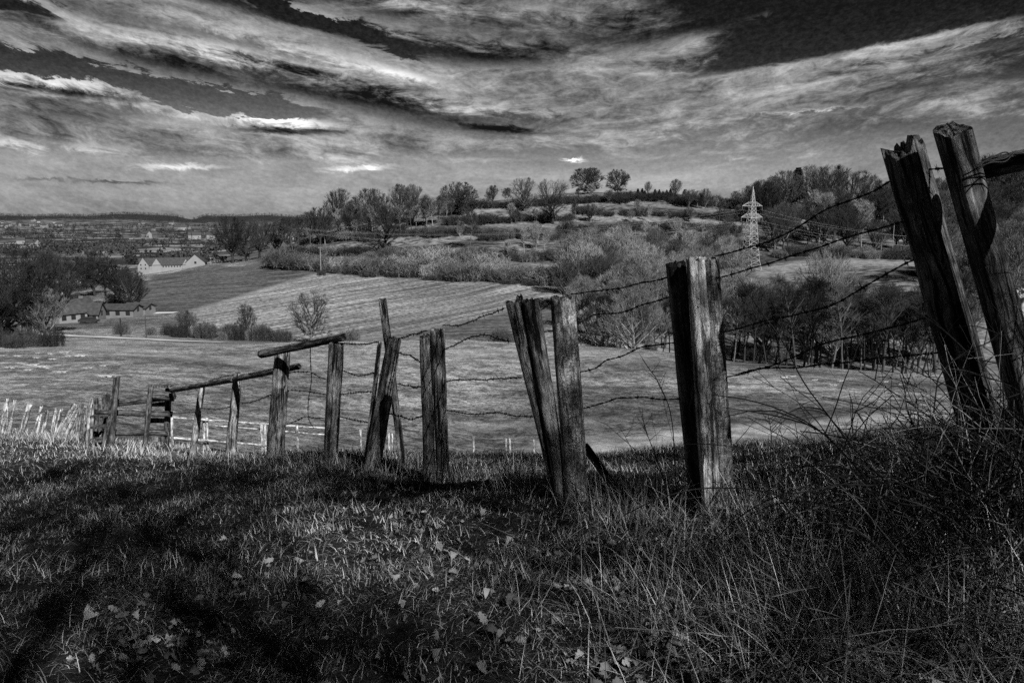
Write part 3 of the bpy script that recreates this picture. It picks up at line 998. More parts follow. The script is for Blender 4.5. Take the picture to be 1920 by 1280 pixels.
# ---- trees on the hill
GH = 'bare trees on the terraced hill'
HILL = [
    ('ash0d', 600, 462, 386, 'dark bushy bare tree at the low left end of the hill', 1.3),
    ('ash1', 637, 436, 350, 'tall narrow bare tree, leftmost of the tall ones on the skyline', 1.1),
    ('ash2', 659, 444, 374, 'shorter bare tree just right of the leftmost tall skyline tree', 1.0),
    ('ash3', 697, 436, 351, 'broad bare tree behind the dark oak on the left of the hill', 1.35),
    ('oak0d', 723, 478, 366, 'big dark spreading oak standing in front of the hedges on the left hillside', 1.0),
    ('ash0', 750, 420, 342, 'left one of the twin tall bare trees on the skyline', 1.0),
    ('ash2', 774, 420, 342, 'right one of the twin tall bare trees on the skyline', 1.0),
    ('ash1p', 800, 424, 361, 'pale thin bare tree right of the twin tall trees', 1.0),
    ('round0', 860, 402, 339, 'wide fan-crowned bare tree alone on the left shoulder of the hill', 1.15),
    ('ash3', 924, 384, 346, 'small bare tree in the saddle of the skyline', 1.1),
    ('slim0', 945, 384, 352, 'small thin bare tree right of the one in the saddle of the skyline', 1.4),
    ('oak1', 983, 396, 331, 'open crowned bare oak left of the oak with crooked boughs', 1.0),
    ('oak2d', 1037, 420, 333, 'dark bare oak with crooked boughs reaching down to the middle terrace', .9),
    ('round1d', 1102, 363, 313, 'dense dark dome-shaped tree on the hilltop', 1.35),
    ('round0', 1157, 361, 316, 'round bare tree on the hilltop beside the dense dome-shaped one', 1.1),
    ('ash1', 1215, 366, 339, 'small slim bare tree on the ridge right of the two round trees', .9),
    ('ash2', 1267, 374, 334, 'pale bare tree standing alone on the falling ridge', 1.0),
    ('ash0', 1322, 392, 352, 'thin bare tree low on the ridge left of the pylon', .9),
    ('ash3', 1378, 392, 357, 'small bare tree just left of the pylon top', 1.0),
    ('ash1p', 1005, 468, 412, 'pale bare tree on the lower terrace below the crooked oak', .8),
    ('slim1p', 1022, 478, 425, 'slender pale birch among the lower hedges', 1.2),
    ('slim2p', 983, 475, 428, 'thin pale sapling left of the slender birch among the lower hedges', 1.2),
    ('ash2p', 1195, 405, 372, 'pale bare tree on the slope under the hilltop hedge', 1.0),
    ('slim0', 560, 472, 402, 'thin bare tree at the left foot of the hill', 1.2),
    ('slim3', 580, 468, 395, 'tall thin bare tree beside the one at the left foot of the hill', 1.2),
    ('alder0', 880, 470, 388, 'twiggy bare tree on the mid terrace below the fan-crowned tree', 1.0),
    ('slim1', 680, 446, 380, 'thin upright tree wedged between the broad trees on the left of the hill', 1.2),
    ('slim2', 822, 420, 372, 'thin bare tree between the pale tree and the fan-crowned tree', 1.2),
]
for v, px, b, t, lab, wd in HILL:
    plant_px(v, px, b, t, 'bare_tree', lab, 'tree', GH, wd, 250)
# thin copse stems along the left of the hill
for k in range(26):
    px = 612 + k * 9.5 + random.uniform(-4, 4)
    b = np.interp(px, [560, 640, 740, 860], [470, 446, 432, 412]) + random.uniform(-3, 8)
    plant_px('slim' + str(k % 4) + ('' if k % 3 else 'p'), px, b, b - random.uniform(34, 62), 'sapling',
             'thin leafless stem in the dark copse along the left side of the hill', 'tree', 'thin stems in the hillside copse', 1.3, 250)
# tiny conifers and shrubs on the ridge
for k, px in enumerate([1196, 1204, 1209, 1228, 1236, 1243, 1250, 1257, 1283, 1290]):
    plant_px('conifer' + str(k % 2), px, 366, 355 + random.uniform(-2, 4), 'conifer', 'tiny dark conifer in the line on the ridge behind the hill', 'tree', 'tiny conifers on the ridge', 2.2, 300)

for k in range(64):
    px = random.uniform(850, 1400)
    row = random.choice([[(850, 396), (1000, 386), (1120, 380), (1400, 396)], [(850, 422), (1080, 416), (1400, 416)], [(850, 444), (1060, 448), (1400, 438)], [(850, 484), (1060, 492), (1400, 470)]])
    b = float(np.interp(px, [q[0] for q in row], [q[1] for q in row]))
    plant_px(random.choice(['slim0', 'slim1p', 'slim2', 'slim3p', 'ash0', 'ash2p', 'ash1']), px, b, b - random.uniform(16, 40), 'sapling',
             'thin leafless young tree standing in the hedge rows of the terraced hill', 'sapling', 'young trees in the terrace hedges', 1.4, 250)
# ---- left clump where hill and plain meet
LC = [('ash0d', 437, 493, 403, 'dark ivy-thick tree left of the clump beside the white farm', 1.3), ('oak0d', 462, 490, 412, 'dark spreading tree second in the clump right of the white farm', 1.0),
      ('ash1', 487, 484, 407, 'upright bare tree in the middle of the clump right of the white farm', 1.3), ('ash2', 520, 482, 412, 'bare tree with forked trunk right of the middle of the farm clump', 1.0),
      ('slim3', 537, 480, 404, 'thin bare tree with high crown at the right of the farm clump', 1.5), ('slim0', 549, 478, 403, 'rightmost thin bare tree of the farm clump', 1.5)]
for v, px, b, t, lab, wd in LC:
    plant_px(v, px, b, t, 'bare_tree', lab, 'tree', 'clump of trees right of the white farm', wd, 200)

# ---- hedges and shrubs of the terraces: every bush its own
GB = 'bushes in the terrace hedges'
def hedge(pts, n, hpx, kinds, label, ymin=240, jitter=3, wide=1.2):
    xs = [p[0] for p in pts]; ys = [p[1] for p in pts]
    for k in range(n):
        px = xs[0] + (xs[-1] - xs[0]) * (k + random.uniform(.1, .9)) / n
        b = float(np.interp(px, xs, ys)) + random.uniform(-jitter, jitter)
        h = random.uniform(*hpx)
        plant_px(random.choice(kinds), px, b, b - h, 'bush', label, 'bush', GB, wide * random.uniform(.9, 1.35), ymin)


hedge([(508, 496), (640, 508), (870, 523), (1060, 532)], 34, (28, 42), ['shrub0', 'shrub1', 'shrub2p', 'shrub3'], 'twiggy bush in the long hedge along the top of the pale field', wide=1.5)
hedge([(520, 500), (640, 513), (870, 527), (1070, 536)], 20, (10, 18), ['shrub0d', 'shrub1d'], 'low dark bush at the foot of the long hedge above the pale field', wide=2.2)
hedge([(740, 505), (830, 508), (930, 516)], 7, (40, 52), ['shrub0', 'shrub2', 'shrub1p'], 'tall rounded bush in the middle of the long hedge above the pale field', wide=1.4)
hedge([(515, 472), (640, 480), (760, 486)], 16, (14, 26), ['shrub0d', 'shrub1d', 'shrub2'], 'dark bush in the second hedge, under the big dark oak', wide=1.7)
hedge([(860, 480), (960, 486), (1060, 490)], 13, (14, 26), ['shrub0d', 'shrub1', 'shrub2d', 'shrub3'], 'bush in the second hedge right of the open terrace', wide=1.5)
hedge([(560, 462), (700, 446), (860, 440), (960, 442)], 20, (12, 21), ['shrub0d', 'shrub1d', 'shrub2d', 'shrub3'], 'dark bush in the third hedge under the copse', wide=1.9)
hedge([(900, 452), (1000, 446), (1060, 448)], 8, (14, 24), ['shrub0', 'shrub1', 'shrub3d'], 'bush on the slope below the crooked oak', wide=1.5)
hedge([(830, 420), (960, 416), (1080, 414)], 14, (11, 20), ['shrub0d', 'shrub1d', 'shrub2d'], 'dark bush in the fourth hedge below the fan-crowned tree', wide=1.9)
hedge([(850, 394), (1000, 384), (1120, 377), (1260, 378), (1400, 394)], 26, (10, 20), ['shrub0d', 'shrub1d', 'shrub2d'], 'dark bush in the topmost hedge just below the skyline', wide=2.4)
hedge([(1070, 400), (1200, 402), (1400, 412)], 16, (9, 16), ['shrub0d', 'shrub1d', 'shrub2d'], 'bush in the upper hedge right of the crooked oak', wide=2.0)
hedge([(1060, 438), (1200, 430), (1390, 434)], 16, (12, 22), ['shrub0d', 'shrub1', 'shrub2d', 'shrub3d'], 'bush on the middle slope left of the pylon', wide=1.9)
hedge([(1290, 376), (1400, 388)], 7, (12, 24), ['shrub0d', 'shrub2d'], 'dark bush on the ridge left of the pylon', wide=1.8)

# ---- the wood on the right
GW = 'trees of the wood behind the meadow'
front = list(np.linspace(1096, 1790, 48))
for k, px in enumerate(front):
    px += random.uniform(-6, 6)
    Y = random.uniform(129, 146)
    top = float(np.interp(px, [1090, 1180, 1260, 1400, 1500, 1600, 1700, 1780], [560, 565, 570, 535, 525, 540, 545, 515])) + random.uniform(-18, 26)
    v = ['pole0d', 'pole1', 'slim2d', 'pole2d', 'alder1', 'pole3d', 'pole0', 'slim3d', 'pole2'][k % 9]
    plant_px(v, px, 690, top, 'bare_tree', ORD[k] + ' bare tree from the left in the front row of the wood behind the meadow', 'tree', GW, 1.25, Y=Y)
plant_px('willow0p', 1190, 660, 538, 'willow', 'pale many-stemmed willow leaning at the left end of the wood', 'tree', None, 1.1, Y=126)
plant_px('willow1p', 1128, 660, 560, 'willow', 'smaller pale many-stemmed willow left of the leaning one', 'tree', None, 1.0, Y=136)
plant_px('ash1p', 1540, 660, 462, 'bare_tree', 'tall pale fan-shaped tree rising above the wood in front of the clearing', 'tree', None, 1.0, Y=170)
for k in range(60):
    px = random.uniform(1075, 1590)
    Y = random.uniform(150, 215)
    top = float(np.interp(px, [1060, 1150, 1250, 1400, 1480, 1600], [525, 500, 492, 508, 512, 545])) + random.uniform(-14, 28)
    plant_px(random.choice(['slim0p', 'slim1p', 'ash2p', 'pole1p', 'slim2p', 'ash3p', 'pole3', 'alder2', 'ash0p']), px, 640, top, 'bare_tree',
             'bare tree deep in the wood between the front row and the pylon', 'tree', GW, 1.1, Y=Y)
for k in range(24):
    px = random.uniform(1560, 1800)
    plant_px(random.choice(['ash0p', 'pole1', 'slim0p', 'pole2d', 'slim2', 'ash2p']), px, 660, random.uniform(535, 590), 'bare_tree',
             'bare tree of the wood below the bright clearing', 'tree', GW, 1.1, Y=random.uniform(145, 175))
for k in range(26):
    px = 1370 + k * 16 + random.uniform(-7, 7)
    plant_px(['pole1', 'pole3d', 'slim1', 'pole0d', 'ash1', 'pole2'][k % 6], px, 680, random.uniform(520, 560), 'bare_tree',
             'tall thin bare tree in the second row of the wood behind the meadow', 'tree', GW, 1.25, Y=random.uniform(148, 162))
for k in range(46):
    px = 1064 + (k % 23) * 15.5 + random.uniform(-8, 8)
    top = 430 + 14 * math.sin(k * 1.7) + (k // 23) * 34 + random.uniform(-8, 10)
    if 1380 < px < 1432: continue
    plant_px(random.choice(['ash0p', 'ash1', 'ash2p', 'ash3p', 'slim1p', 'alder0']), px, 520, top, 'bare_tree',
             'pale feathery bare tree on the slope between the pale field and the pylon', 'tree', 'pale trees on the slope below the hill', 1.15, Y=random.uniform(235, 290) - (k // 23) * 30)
for k in range(11):
    px = 1085 + k * 64 + random.uniform(-12, 12)
    plant_px(random.choice(['shrub0p', 'shrub1', 'shrub3d', 'shrub2']), px, 690, 655 + random.uniform(-18, 15), 'bush',
             'undergrowth bush between the trunks of the front row of the wood', 'bush', 'undergrowth in the wood', 1.2, Y=random.uniform(152, 185))

# upper right wood on the skyline
UW = [('ash0', 1403, 400, 346), ('ash1', 1422, 400, 334), ('ash2', 1447, 405, 327), ('ash3', 1471, 405, 317), ('conifer0', 1493, 400, 316), ('ash1', 1520, 405, 306), ('ash0', 1556, 405, 306),
      ('oak1', 1593, 410, 317), ('ash2', 1623, 412, 326), ('ash3', 1648, 416, 338), ('ash0', 1672, 418, 345), ('ash1', 1745, 420, 330), ('ash2', 1780, 420, 322), ('ash3', 1852, 420, 286), ('ash0', 1885, 425, 300), ('ash1', 1912, 425, 296), ('oak1', 1950, 425, 300)]
for k, (v, px, b, t) in enumerate(UW):
    if v.startswith('conifer'):
        plant_px(v, px, b, t, 'conifer', 'dark conifer among the bare trees on the right skyline', 'tree', None, 1.6, Y=400)
    else:
        plant_px(v, px, b, t, 'bare_tree', ORD[k] + ' tree from the left along the top of the wood right of the pylon', 'tree', 'skyline trees right of the pylon', 1.25, Y=395 + (k % 3) * 12)
for px, v, lab in ((1428, 'ash3d', 'dark bare tree directly behind the pylon, left of the two dark ones'), (1440, 'ash2d', 'dark bare tree directly behind the pylon, right of the two dark ones')):
    plant_px(v, px, 405, 338, 'bare_tree', lab, 'tree', None, 1.3, Y=380)
hedge([(1415, 396), (1460, 398)], 3, (16, 24), ['shrub1d', 'shrub2d'], 'dark bush under the trees directly behind the pylon', 250, 2, 1.5)
for k in range(66):
    px = random.uniform(1440, 1930)
    Y = random.uniform(305, 385)
    dens = float(np.interp(Y, [305, 385], [400, 350]))
    plant_px(random.choice(['ash0d', 'slim1p', 'pole2d', 'alder1d', 'ash0', 'ash2', 'slim3p', 'pole3d']), px, 470, dens + random.uniform(-14, 22) - (14 if 1500 < px < 1600 else 0), 'bare_tree',
             'bare tree on the wooded slope above the clearing, right of the pylon', 'tree', 'trees on the slope above the clearing', 1.25, Y=Y)
hedge([(1450, 482), (1600, 480), (1720, 486)], 18, (14, 30), ['shrub0d', 'shrub1d', 'shrub2', 'shrub3p'], 'bush along the upper edge of the clearing', 250)
hedge([(1730, 520), (1920, 520)], 14, (30, 70), ['shrub0', 'shrub1p', 'shrub2d'], 'bush behind the two leaning posts at the right', 200)
for k in range(14):
    plant_px(random.choice(['ash0p', 'ash1', 'ash3p', 'alder0']), 1760 + k * 14 + random.uniform(-6, 6), 560, random.uniform(400, 500), 'bare_tree',
             'bare tree at the right edge behind the leaning posts', 'tree', 'trees behind the leaning posts', 1.1, Y=random.uniform(170, 260))

# ---- trees on the left by the farm
LT = [('oak0d', 18, 652, 470, 'dark tangled tree at the left edge of the photo', 1.1, 108), ('ash0d', 58, 650, 462, 'tall dark tree second from the left edge', 1.3, 112),
      ('ash2d', 100, 640, 466, 'tall dark tree left of the farmhouse roof', 1.2, 150), ('ash1p', 88, 650, 535, 'pale slender birch in front of the dark left clump', 1.2, 112),
      ('oak2d', -30, 650, 480, 'dark tree cut by the left edge of the photo', 1.1, 112), ('alder0d', 38, 650, 540, 'low dark twiggy tree in front of the left clump', 1.5, 110),
      ('alder1d', 5, 650, 560, 'low dark tree at the left edge in front of the clump', 1.5, 106), ('alder2d', 70, 650, 570, 'dark brushy tree at the right foot of the left clump', 1.6, 112),
      ('oak1d', 128, 590, 476, 'dark tree rising behind the farmhouse', 1.1, 260), ('ash3d', 180, 570, 470, 'dark tree behind the farm road right of the farmhouse', 1.5, 270),
      ('alder1d', 205, 592, 478, 'tall dark dense tree right of the farmhouse', 1.9, 235), ('round0d', 226, 592, 494, 'dark dense tree behind the low shed', 1.0, 235),
      ('oak1', 247, 590, 503, 'bare tree with pale limbs behind the low shed', .9, 225), ('ash0d', 165, 545, 482, 'dark tree at the back of the farm', 1.4, 300),
      ('oak0d', 150, 560, 496, 'broad dark tree between farmhouse and plain', 1.2, 290), ('ash1d', 262, 585, 520, 'small dark tree at the right end of the farm', 1.3, 228),
      ('oak2', 583, 630, 543, 'small round bare tree alone in front of the pale field', .85, 150), ('ash1', 463, 636, 567, 'small bare tree rising from the roadside bushes', .9, 148),
      ('ash0', 352, 636, 580, 'rounded bare tree at the left end of the roadside bushes', 1.3, 146)]
for v, px, b, t, lab, wd, Y in LT:
    plant_px(v, px, b, t, 'conifer' if 'conifer' in v else 'bare_tree', lab, 'tree', None, wd, Y=Y)
hedge([(-40, 652), (105, 650)], 9, (20, 45), ['shrub0d', 'shrub1d', 'shrub2d', 'shrub3d'], 'dark bush under the trees at the left edge', 90, 2, 1.0)
for k in range(20):
    px = 314 + k * 11.5
    plant_px(random.choice(['shrub0d', 'shrub1d', 'shrub2', 'shrub3d']), px, 638, 612 - 9 * math.sin(k * 1.3) + random.uniform(-8, 6), 'bush',
             ORD[k] + ' bush from the left in the thicket below the road', 'bush', 'roadside thicket bushes', .95, Y=146 + random.uniform(-3, 3))
for px, t, lab in ((230, 600, 'small bush beside the road left of the thicket'), (285, 610, 'small bush by the road bend near the thicket'), (655, 612, 'single round bush right of the horizontal top rail'), (940, 612, 'bare bush left of the leaning posts at the edge of the dark field')):
    plant_px('shrub1', px, 636, t, 'bush', lab, 'bush', None, 1.1, Y=147)

# ------------------------------------------------------------------ far woods, far town
def far_wood(name, lines, label, size, n, dark=1.0):
    """woodland that reads as one mass: many twig-and-leaf clumps"""
    V = []; Q = []
    r = random.Random(len(name) * 13 + n)
    tot = 0
    for (px0, px1, py, ya, yb, k) in lines:
        for _ in range(k):
            px = r.uniform(px0, px1)
            Y = r.uniform(ya, yb)
            p = stand(px, Y, py)
            h = size * r.uniform(.6, 1.35); w = h * r.uniform(.30, .50)
            for _ in range(n):
                a = r.uniform(0, 6.28); u = r.uniform(-1, 1); rr = r.random() ** .4
                c = Vector((math.cos(a) * w * rr * math.sqrt(1 - u * u), math.sin(a) * w * rr * math.sqrt(1 - u * u), h * (.5 + .48 * u * rr)))
                c += p
                d1 = Vector((r.gauss(0, 1), r.gauss(0, 1), r.gauss(0, 1))).normalized() * h * .10
                d2 = Vector((r.gauss(0, 1), r.gauss(0, 1), r.gauss(0, 1))).normalized() * h * .10
                b = len(V)
                V += [(c - d1)[:], (c + d2)[:], (c + d1)[:], (c - d2)[:]]
                Q.append((b, b + 1, b + 2, b + 3))
    me = npmesh(name, V, [np.array(Q)])
    tag(link(name, me, M['wood_far']), label, 'woodland', None, 'stuff')


far_wood('valley_woodland', [(-60, 560, 470, 800, 860, 40), (240, 275, 470, 690, 730, 16), (275, 400, 478, 640, 720, 60), (-60, 250, 470, 900, 1100, 120), (60, 420, 450, 1150, 1300, 120), (380, 600, 450, 900, 1100, 80),
                             (-80, 600, 440, 1600, 1800, 300), (-80, 600, 430, 2000, 2500, 420), (-80, 600, 425, 2800, 3600, 520), (-80, 260, 470, 900, 1050, 120)],
         'dark bands of woodland across the far valley plain', 11, 26)
far_wood('ridge_forest', [(-80, 345, 408, 5600, 7000, 900), (60, 240, 412, 4900, 5600, 260), (362, 640, 408, 5600, 7000, 600), (-80, 700, 415, 4300, 4800, 300)],
         'dark forest along the ridge on the far left horizon', 20, 9)


def house(px, base, Y, w, d, h, rh, rz, label, wall='wall_white', chim=True, nw=3, group=None, p=None, detail=True, name='house', cat='house'):
    p = p or stand(px, Y, base)
    e = empty(name, label, cat, p, group, rz)
    m = MB()                                     # walls with gables
    P = [(-w / 2, -d / 2, -1), (w / 2, -d / 2, -1), (w / 2, d / 2, -1), (-w / 2, d / 2, -1), (-w / 2, -d / 2, h), (w / 2, -d / 2, h), (w / 2, d / 2, h), (-w / 2, d / 2, h), (-w / 2, 0, h + rh), (w / 2, 0, h + rh)]
    m.poly(P, [(0, 1, 5, 4), (1, 2, 6, 9, 5), (2, 3, 7, 6), (3, 0, 4, 8, 7)])
    m.build('wall', M[wall], e)
    r = MB()
    ov = .4; t = .22; k = rh / (d / 2)
    for s in (-1, 1):
        a = (s * (d / 2 + ov), h - ov * k + .06); b = (0, h + rh + .06)
        r.poly([(-w / 2 - ov, a[0], a[1]), (w / 2 + ov, a[0], a[1]), (w / 2 + ov, b[0], b[1]), (-w / 2 - ov, b[0], b[1]),
                (-w / 2 - ov, a[0], a[1] + t), (w / 2 + ov, a[0], a[1] + t), (w / 2 + ov, b[0], b[1] + t), (-w / 2 - ov, b[0], b[1] + t)],
               [(0, 1, 2, 3), (4, 5, 6, 7), (0, 1, 5, 4), (1, 2, 6, 5), (3, 0, 4, 7)])
    ro = r.build('roof', M['roof_dark'], e)
    if chim:
        c = MB(); c.box((w * .2, d * .1, h + rh + .1), (.7, .7, 1.6)); c.build('chimney', M['wall_grey'], ro)
    if detail:
        for i in range(nw):
            x = -w / 2 + w * (i + .5) / nw
            b = MB(); b.box((x, -d / 2 - .02, h * .58), (min(1.1, w / nw * .5), .10, min(1.3, h * .45))); b.build('window', M['glass'], e)
        for s in (-1, 1):
            b = MB(); b.box((s * (w / 2 + .02), 0, h * .95), (.10, 1.0, 1.1)); b.build('window', M['glass'], e)
    return e


house(122, 600, 190, 7.0, 6.6, 2.4, 2.5, math.radians(62), 'farmhouse with pale gable behind the bare branches on the left', 'wall_white', True, 3)
house(166, 598, 196, 6.4, 5, 1.9, 2.3, math.radians(6), 'farmhouse wing with broad dark roof and low front beside the road', 'wall_grey', False, 4)
house(148, 585, 203, 7, 5, 2.6, 2.2, math.radians(72), 'farmhouse with chimney behind the other roofs', 'wall_grey', True, 3)
house(231, 588, 205, 8, 5, 2.2, 1.0, math.radians(-4), 'low pale shed by the farm road under the bare tree', 'wall_grey', False, 3, name='shed', cat='shed')
house(262, 587, 210, 6, 5, 2.0, 0.9, math.radians(-6), 'smaller low shed at the right end of the farm road', 'wall_grey', False, 2, name='shed', cat='shed')

# the long white farm
def long_farm():
    p = stand(310, 405, 508)
    e = empty('farm_building', 'long white farm building with gables and a row of small windows behind the ploughed field', 'farm building', p, None, math.radians(24))
    L, D, H, R = 23, 10, 3.0, 3.0
    m = MB()
    P = [(-L / 2, -D / 2, -4), (L / 2, -D / 2, -4), (L / 2, D / 2, -4), (-L / 2, D / 2, -4), (-L / 2, -D / 2, H), (L / 2, -D / 2, H), (L / 2, D / 2, H), (-L / 2, D / 2, H), (-L / 2, 0, H + R), (L / 2, 0, H + R)]
    m.poly(P, [(0, 1, 5, 4), (1, 2, 6, 9, 5), (2, 3, 7, 6), (3, 0, 4, 8, 7)])
    m.build('wall', M['wall_white'], e)
    r = MB()
    for s in (-1, 1):
        r.poly([(-L / 2 - .4, s * (D / 2 + .4), H - .25), (L / 2 + .4, s * (D / 2 + .4), H - .25), (L / 2 + .4, 0, H + R + .05), (-L / 2 - .4, 0, H + R + .05),
                (-L / 2 - .4, s * (D / 2 + .4), H), (L / 2 + .4, s * (D / 2 + .4), H), (L / 2 + .4, 0, H + R + .3), (-L / 2 - .4, 0, H + R + .3)],
               [(0, 1, 2, 3), (4, 5, 6, 7), (0, 1, 5, 4), (1, 2, 6, 5), (3, 0, 4, 7)])
    r.build('roof', M['roof_dark'], e)
    for x, w, hh, out in ((-L / 2 + 1.6, 5.0, 4.6, 3.0), (-L / 2 + 7.6, 4.4, 4.0, .35), (L / 2 - 1.9, 3.4, 3.4, .35)):
        g = MB()
        g.poly([(x - w / 2, -D / 2 - out, -4), (x + w / 2, -D / 2 - out, -4), (x + w / 2, -D / 2 - out, H - .2), (x, -D / 2 - out, H + hh - .8), (x - w / 2, -D / 2 - out, H - .2),
                (x - w / 2, -.3, -4), (x + w / 2, -.3, -4), (x + w / 2, -.3, H - .2), (x, -.3, H + hh - .8), (x - w / 2, -.3, H - .2)],
               [(0, 1, 2, 3, 4), (1, 6, 7, 2), (5, 0, 4, 9)])
        go = g.build('gable', M['wall_white'], e)
        q = MB()
        for s in (-1, 1):
            q.poly([(x + s * (w / 2 + .25), -D / 2 - out + .15, H - .45), (x, -D / 2 - out + .15, H + hh - .78), (x, -.3, H + hh - .78), (x + s * (w / 2 + .25), -.3, H - .45)], [(0, 1, 2, 3)])
        q.build('gable_roof', M['roof_dark'], go)
    for i in range(10):
        b = MB(); x = -L / 2 + 10.6 + i * 1.3
        b.box((x, -D / 2 - .02, H - .9), (.5, .10, .6)); b.build('window', M['glass'], e)
    for x in (-L / 2 + .6, -L / 2 + 2.6):
        for z in (H - 1.4, H + .4):
            b = MB(); b.box((x, -D / 2 - 3.02, z), (.55, .10, .75)); b.build('window', M['glass'], e)


long_farm()
house(369, 500, 400, 5.5, 9, 2.4, 4.0, math.radians(100), 'white barn with steep gable right of the long farm building', 'wall_white', False, 2, name='barn', cat='barn')
house(400, 496, 395, 2.6, 3, 3.4, 1.0, math.radians(10), 'narrow white outhouse right of the steep gabled barn', 'wall_white', False, 1, name='outhouse', cat='outhouse')
house(417, 496, 395, 3.6, 3, 1.8, 1.0, math.radians(10), 'tiny pale outhouse at the right end of the white farm', 'wall_grey', False, 1, name='outhouse', cat='outhouse')
GT = 'houses of the far town'
TOWN = [(random.uniform(0, 115), random.uniform(2900, 4300)) for _ in range(18)] + [(random.uniform(220, 420), random.uniform(2300, 4200)) for _ in range(8)] + \
       [(random.uniform(-40, 90), random.uniform(1200, 2000)) for _ in range(5)] + [(random.uniform(470, 555), random.uniform(1500, 3500)) for _ in range(12)] + [(random.uniform(230, 400), random.uniform(1300, 1900)) for _ in range(4)]
for px, Y in TOWN:
    k = random.uniform(.8, 1.5)
    house(px, 430, Y, 13 * k, 10 * k, 6.5 * k, 4.5 * k, random.uniform(-.6, .6), 'tiny pale house of the far town on the valley plain', 'wall_white', False, 0, GT, detail=False)

# parked car at the farmhouse
def car():
    p = stand(166, 187, 597)
    e = empty('parked_car', 'dark car parked in front of the low farmhouse wing', 'car', p, None, math.radians(4))
    m = MB()
    prof = [(-2.1, .35), (2.1, .35), (2.15, .75), (1.3, .9), (.7, 1.4), (-1.2, 1.42), (-1.9, .95), (-2.15, .8)]
    n = len(prof)
    m.poly([(x, -.85, z) for x, z in prof] + [(x, .85, z) for x, z in prof], [tuple(range(n))[::-1], tuple(range(n, 2 * n))] + [(i, (i + 1) % n, n + (i + 1) % n, n + i) for i in range(n)])
    m.build('body', M['car_paint'], e)
    for s in (-1, 1):
        w = MB(); w.poly([(-1.5, s * .86, .95), (1.0, s * .86, .95), (.6, s * .86, 1.33), (-1.1, s * .86, 1.34)], [(0, 1, 2, 3)]); w.build('side_window', M['glass'], e)
        for x in (-1.3, 1.3):
            t = MB(); t.bar((x, s * .70, .33), (x, s * .90, .33), .33, 12); t.build('wheel', M['rubber'], e)


car()

# ------------------------------------------------------------------ pylon and lines
def pylon():
    p = stand(1405, 284, 510)
    H = EYE + g_of(351) * p.y - p.z
    e = empty('pylon', 'pale steel lattice pylon in front of the wood on the hill', 'pylon', p, None, math.radians(20))
    zs = list(np.linspace(0, H * .70, 12)) + list(np.linspace(H * .74, H * .97, 6))
    hw = lambda z: float(np.interp(z, [0, H * .12, H * .7, H * .80, H], [3.0, 2.3, 1.0, .75, .05]))
    m = MB()
    for a, b in zip(zs[:-1], zs[1:]):
        wa, wb = hw(a), hw(b)
        ca = [(wa, wa, a), (-wa, wa, a), (-wa, -wa, a), (wa, -wa, a)]
        cb = [(wb, wb, b), (-wb, wb, b), (-wb, -wb, b), (wb, -wb, b)]
        for i in range(4):
            m.bar(ca[i], cb[i], .08)
            m.bar(ca[i], cb[(i + 1) % 4], .05); m.bar(ca[(i + 1) % 4], cb[i], .04)
            m.bar(cb[i], cb[(i + 1) % 4], .05)
    m.bar((0, 0, H * .95), (0, 0, H * 1.01), .12)
    m.build('lattice_mast', M['metal_pale'], e)
    tips = []
    for z, L in ((H * .775, 4.1), (H * .64, 4.4)):
        c = MB(); w = hw(z)
        for s in (-1, 1):
            tip = (s * L, 0, z + .1)
            for y in (-w, w):
                c.bar((s * w, y, z), tip, .08); c.bar((s * w, y, z + 1.5), tip, .07)
            for k in (.3, .6):
                a = s * (w + (L - w) * k); yy = w * (1 - k)
                c.bar((a, -yy, z), (a, 0, z + 1.5 * (1 - k)), .06); c.bar((a, yy, z), (a, 0, z + 1.5 * (1 - k)), .06)
        ao = c.build('crossarm', M['metal_pale'], e)
        for s in (-1, 1):
            b = MB()
            for i in range(5):
                b.bar((s * L, 0, z - .25 * i), (s * L, 0, z - .25 * i - .14), .13, 8)
            b.build('insulator', M['wall_grey'], ao)
            tips.append((s * L, z - 1.3))
    R = Matrix.Rotation(math.radians(20), 4, 'Z')
    return [p + R @ Vector((x, 0, z)) for x, z in tips], H


tips, PH = pylon()
ENDL = [stand(-250, 300, 450), stand(2600, 330, 450)]
names_ = ['upper left', 'upper right', 'lower left', 'lower right']
for k, tp_ in enumerate(tips):
    for s, side in ((0, 'left'), (1, 'right')):
        far = pt(560 + 10 * k, 428 + 9 * (k // 2) + 3 * (k % 2), 330) if s == 0 else pt(2050, 448 + 14 * (k // 2) + 4 * (k % 2), 230)
        pts = []
        for t in np.linspace(0, 1, 40):
            q = tp_.lerp(far, t); q.z -= 4 * (5.0 if s == 0 else 4.0) * t * (1 - t)
            pts.append(q[:])
        v, q = tube(pts, .013, 4)
        o = link('power_cable', npmesh('power_cable', v, [q]), M['cable'])
        tag(o, 'thin power cable from the %s arm tip of the pylon running %s' % (names_[k], side), 'cable', 'power cables of the pylon')


def utility_pole(px, base, top, label, Y=None, mat='bark', ymin=150, arm=True, r=.14):
    p = hit(px, base, ymin) if Y is None else stand(px, Y, base)
    H = EYE + g_of(top) * p.y - p.z
    e = empty('utility_pole', label, 'pole', p)
    m = MB(); m.bar((0, 0, -.6), (0, 0, H), r, 8, r * .7); m.build('pole', M[mat], e)
    if arm:
        c = MB(); c.box((0, -.12, H - .5), (1.6, .12, .14)); co = c.build('crossarm', M[mat], e)
        for s in (-1, 0, 1):
            b = MB(); b.bar((s * .65, -.12, H - .43), (s * .65, -.12, H - .15), .05, 6); b.build('insulator', M['wall_grey'], co)


